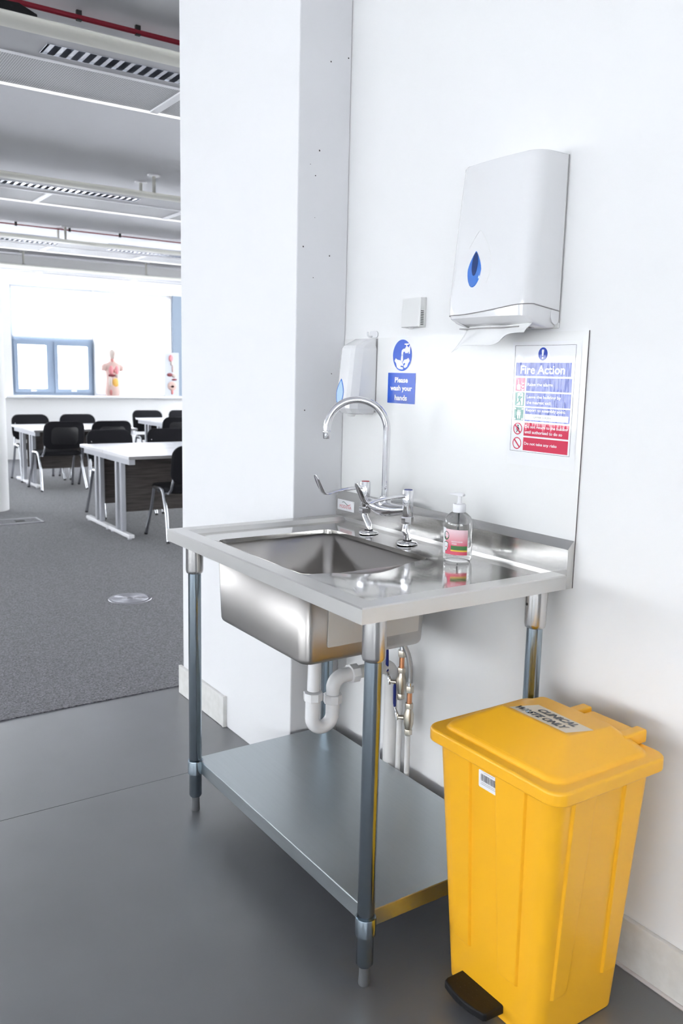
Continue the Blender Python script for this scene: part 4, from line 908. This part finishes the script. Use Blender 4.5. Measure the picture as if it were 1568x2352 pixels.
blob('liver', -.025, .318, .062, .026, .032, liver); blob('stomach', .045, .310, .030, .030, .032, bone); blob('intestine', .022, .205, .055, .075, .034, gut); blob('muscle_flap', -.055, .225, .026, .085, .030, bone); blob('throat', -.012, .535, .018, .045, .020, musc, tx+.03); blob('thigh_muscle', -.045, .060, .030, .055, .022, musc)
ab = thing('anatomy_board', 'white anatomy display board with digestive organs beside the torso model', 'display board', (-10.83, 3.955, SZ))
bx_ = -10.83
obj('board', Box(bx_-.010, bx_+.010, 3.835, 4.085, SZ, SZ+.70), P('display_board_white', (.56, .58, .63), .5), ab, smooth=False, bevel=.003)
def rel(name, y, z, ry, rz, m_):
    g = BM(); n = 18; loft(g, [[(bx_+.010, y+ry*math.cos(2*pi*k/n), SZ+z+rz*math.sin(2*pi*k/n)) for k in range(n)], [(bx_+.022, y+ry*.9*math.cos(2*pi*k/n), SZ+z+rz*.9*math.sin(2*pi*k/n)) for k in range(n)], [(bx_+.028, y+ry*.5*math.cos(2*pi*k/n), SZ+z+rz*.5*math.sin(2*pi*k/n)) for k in range(n)]]); obj(name, g, m_, ab, angle=70)
rel('head_section', 3.945, .61, .038, .055, lung); rel('throat', 3.955, .53, .018, .040, bone); rel('oesophagus', 3.975, .44, .010, .06, skin); rel('liver', 3.925, .345, .050, .030, liver); rel('stomach', 4.000, .330, .040, .032, bone); rel('pancreas', 4.005, .268, .048, .016, liver); rel('large_intestine', 3.965, .165, .080, .075, skin); rel('small_intestine', 3.965, .155, .050, .045, lung); rel('rectum', 3.965, .065, .018, .040, musc)
tag(obj('grey_screen', Box(XF+.01, XF+.05, 4.005, 4.50, SILL+.006, 2.56), M['greypanel'], smooth=False, bevel=.004), 'tall grey blue screen beside the far window', 'screen')
bl = thing('roller_blind', 'white roller blind drawn over the window behind the torso model', 'blind', (XF-.03, 3.37, SILL+.02))
obj('fabric', Box(XF-.040, XF-.038, 2.765, 3.985, SILL+.03, HEAD-.05), M['blind'], bl, smooth=False); obj('roller', cyl(BM(), (XF-.04, 2.75, HEAD-.035), (XF-.04, 3.99, HEAD-.035), .025, n=20), M['raftwhite'], bl); obj('bottom_bar', Box(XF-.046, XF-.032, 2.765, 3.985, SILL+.006, SILL+.03), M['raftwhite'], bl, smooth=False)
bl = thing('roller_blind', 'white roller blind half way down above the opening casements', 'blind', (XF-.03, 2.12, 1.80))
obj('fabric', Box(XF-.040, XF-.038, 1.53, 2.715, 1.835, HEAD-.05), M['blind'], bl, smooth=False); obj('roller', cyl(BM(), (XF-.04, 1.52, HEAD-.035), (XF-.04, 2.72, HEAD-.035), .025, n=20), M['raftwhite'], bl); obj('bottom_bar', Box(XF-.046, XF-.032, 1.53, 2.715, 1.815, 1.835), M['raftwhite'], bl, smooth=False)

# ------------------------------------------------------------------ floor fittings
CZ = .0035
fd = thing('floor_outlet', 'round ribbed metal floor outlet cover set in the carpet', 'floor outlet', (-2.468, .155, CZ))
g = BM(); lathe(g, (-2.468, .155, CZ), [(.128, .0001), (.126, .003), (.112, .0035)], 48); obj('rim', g, M['silver'], fd, angle=20)
for k in range(9):
    r = .108-.010*k; g = BM(); n = 48; lp = [[(-2.468+rr*math.cos(2*pi*q/n), .155+rr*math.sin(2*pi*q/n), CZ+zz) for q in range(n)] for rr, zz in ((r, .0034), (r-.0012, .0065), (r-.005, .0065), (r-.0062, .0034))]
    loft(g, lp, False, False); obj('ring', g, M['silver'], fd, angle=30)
fbx = thing('floor_box', 'rectangular metal-edged floor box lid beside the column', 'floor box', (-5.47, .24, CZ))
g = BM(); x0, x1, y0, y1 = -5.60, -5.33, .03, .42
for ar in ((x0, x1, y0, y0+.022), (x0, x1, y1-.022, y1), (x0, x0+.022, y0+.022, y1-.022), (x1-.022, x1, y0+.022, y1-.022)): box(g, *ar, CZ, CZ+.005)
obj('frame', g, M['silver'], fbx, smooth=False); obj('lid', Box(x0+.024, x1-.024, y0+.024, y1-.024, CZ, CZ+.003), M['carpet'], fbx, smooth=False); obj('cable_flap', Box(-5.50, -5.44, .20, .28, CZ+.003, CZ+.006), M['blackplastic'], fbx, smooth=False)

# ------------------------------------------------------------------ ceiling rafts
ZR = 2.70
def raft(x, wd, label, louvres, hangers, seams):
    t = thing('ceiling_raft', label, 'ceiling raft', (x-wd/2, 1.0, ZR), group='suspended ceiling rafts'); y0, y1 = -3.2, 6.2
    k = wd/1.0
    g = BM(); pf = [(-.030, .026), (-.036, .030), (-.06, .030), (-.06, .020), (-.13, .004), (-.13, 0), (-.115, 0), (-.085, .002), (-.055, .007), (-.037, .014), (-.031, .021)]
    loft(g, [[(x+a, y0, ZR+b) for a, b in pf], [(x+a, y1, ZR+b) for a, b in pf]]); obj('rounded_edge', g, M['cream'], t, angle=40)
    # soffit with openings for the louvred lights
    g = BM(); lx0_, lx1_ = x-.20, x-.33; pv = y0
    box(g, lx0_, x-.13, y0, y1, ZR, ZR+.004); box(g, x-.39*k, lx1_, y0, y1, ZR, ZR+.004)
    for a, b in sorted(louvres): box(g, lx1_, lx0_, pv, a, ZR, ZR+.004); pv = b
    box(g, lx1_, lx0_, pv, y1, ZR, ZR+.004); obj('soffit', g, M['raftgrey'], t, smooth=False)
    for a, b in louvres:
        g = BM(); box(g, lx1_, lx0_, a, b, ZR+.06, ZR+.064); box(g, lx1_, lx1_+.003, a, b, ZR-.002, ZR+.06); box(g, lx0_-.003, lx0_, a, b, ZR-.002, ZR+.06); box(g, lx1_, lx0_, a, a+.003, ZR-.002, ZR+.06); box(g, lx1_, lx0_, b-.003, b, ZR-.002, ZR+.06)
        lo_ = obj('louvre_light', g, M['alu'], t, smooth=False); nb = max(3, int((b-a)/.050))
        mv = None
        for i in range(nb):
            yy = a+(b-a)*(i+.5)/nb
            if mv is None:
                gb = BM(); pf2 = [(-.010, .002), (.010, .002), (.0015, .052), (-.0015, .052)]
                loft(gb, [[(lx1_+.004, q, ZR+z) for q, z in pf2], [(lx0_-.004, q, ZR+z) for q, z in pf2]]); f0 = off(t); bo_ = obj('blade', gb, M['alu'], lo_, smooth=False); mv = bo_
                bo_.location = (0, yy, 0)
            else:
                c = mv.copy(); COL.objects.link(c); c.location = (0, yy, 0)
    obj('lip', Box(x-.405*k, x-.39*k, y0, y1, ZR-.006, ZR+.02), M['raftwhite'], t, smooth=False)
    pv = y0
    for s_ in list(seams)+[y1]:
        obj('perforated_panel', Box(x-.87*k, x-.405*k, pv, s_-.022, ZR+.012, ZR+.016), M['perf'], t, smooth=False)
        if s_ < y1: obj('cross_bar', Box(x-.87*k, x-.405*k, s_-.022, s_+.022, ZR+.004, ZR+.016), M['raftwhite'], t, smooth=False)
        pv = s_+.022
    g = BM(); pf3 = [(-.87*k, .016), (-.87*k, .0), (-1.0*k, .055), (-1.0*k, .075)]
    loft(g, [[(x+a, y0, ZR+b) for a, b in pf3], [(x+a, y1, ZR+b) for a, b in pf3]]); obj('glow_edge', g, M['strip'], t, smooth=False)  # upturned white far edge, with glow added to brighten it
    obj('top_tray', Box(x-1.0*k, x-.34, y0, y1, ZR+.064, ZR+.068), M['raftgrey'], t, smooth=False)
    for hx, hy in hangers:
        g = BM(); cyl(g, (hx, hy, ZR+.070), (hx, hy, ZC-.012), .014, n=12); hg = obj('hanger', g, M['cream'], t); obj('hanger_plate', lathe(BM(), (hx, hy, ZC), [(.05, -.012), (.055, -.0005)], 16), M['raftwhite'], hg)
        obj('hanger_clip', Box(hx-.03, hx+.03, hy-.02, hy+.02, ZR+.070, ZR+.10), M['raftgrey'], hg, smooth=False)
    return t
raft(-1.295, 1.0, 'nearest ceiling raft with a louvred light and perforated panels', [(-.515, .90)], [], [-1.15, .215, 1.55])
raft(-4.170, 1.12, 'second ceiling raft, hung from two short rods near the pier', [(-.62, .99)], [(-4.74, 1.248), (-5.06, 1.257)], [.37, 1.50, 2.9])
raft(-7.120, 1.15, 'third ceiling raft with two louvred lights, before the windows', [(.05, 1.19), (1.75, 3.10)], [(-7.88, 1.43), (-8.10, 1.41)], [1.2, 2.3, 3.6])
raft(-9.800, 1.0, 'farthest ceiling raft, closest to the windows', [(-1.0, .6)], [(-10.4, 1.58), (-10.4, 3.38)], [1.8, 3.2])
for (xp, lb_) in ((-1.812, 'dark red sprinkler pipe above the nearest ceiling raft'), (-7.95, 'thin red sprinkler pipe above the third ceiling raft')):
    t = thing('sprinkler_pipe', lb_, 'pipe', (xp, 1.0, ZC), group='red sprinkler pipes')
    obj('pipe', tube(BM(), [(xp, -3.2, ZC-.030), (xp, 6.2, ZC-.030)], .012 if xp > -5 else .007, 12), M['redpipe'], t)
    for yy in (-.84, -.56, -.28, 0, .28, .9, 1.5, 2.1): obj('pipe_clip', Box(xp-.008, xp+.008, yy-.012, yy+.012, ZC-.045, ZC-.0005), M['dark'], t, smooth=False)
sk = thing('ceiling_speaker', 'small black wedge speaker on top of the nearest raft', 'speaker', (-1.56, -.62, ZR+.070))
g = BM(); loft(g, [[(-1.62, yy_, ZR+.071), (-1.50, yy_, ZR+.071), (-1.50, yy_, ZR+.10+.03*i_), (-1.60, yy_, ZR+.11+.045*i_)] for yy_, i_ in ((-.70, .9), (-.62, 1.0), (-.55, .1))]); obj('cabinet', g, M['blackplastic'], sk, smooth=False, bevel=.004)
obj('bracket', Box(-1.585, -1.565, -.545, -.500, ZR+.071, ZR+.10), M['cream'], sk, smooth=False)
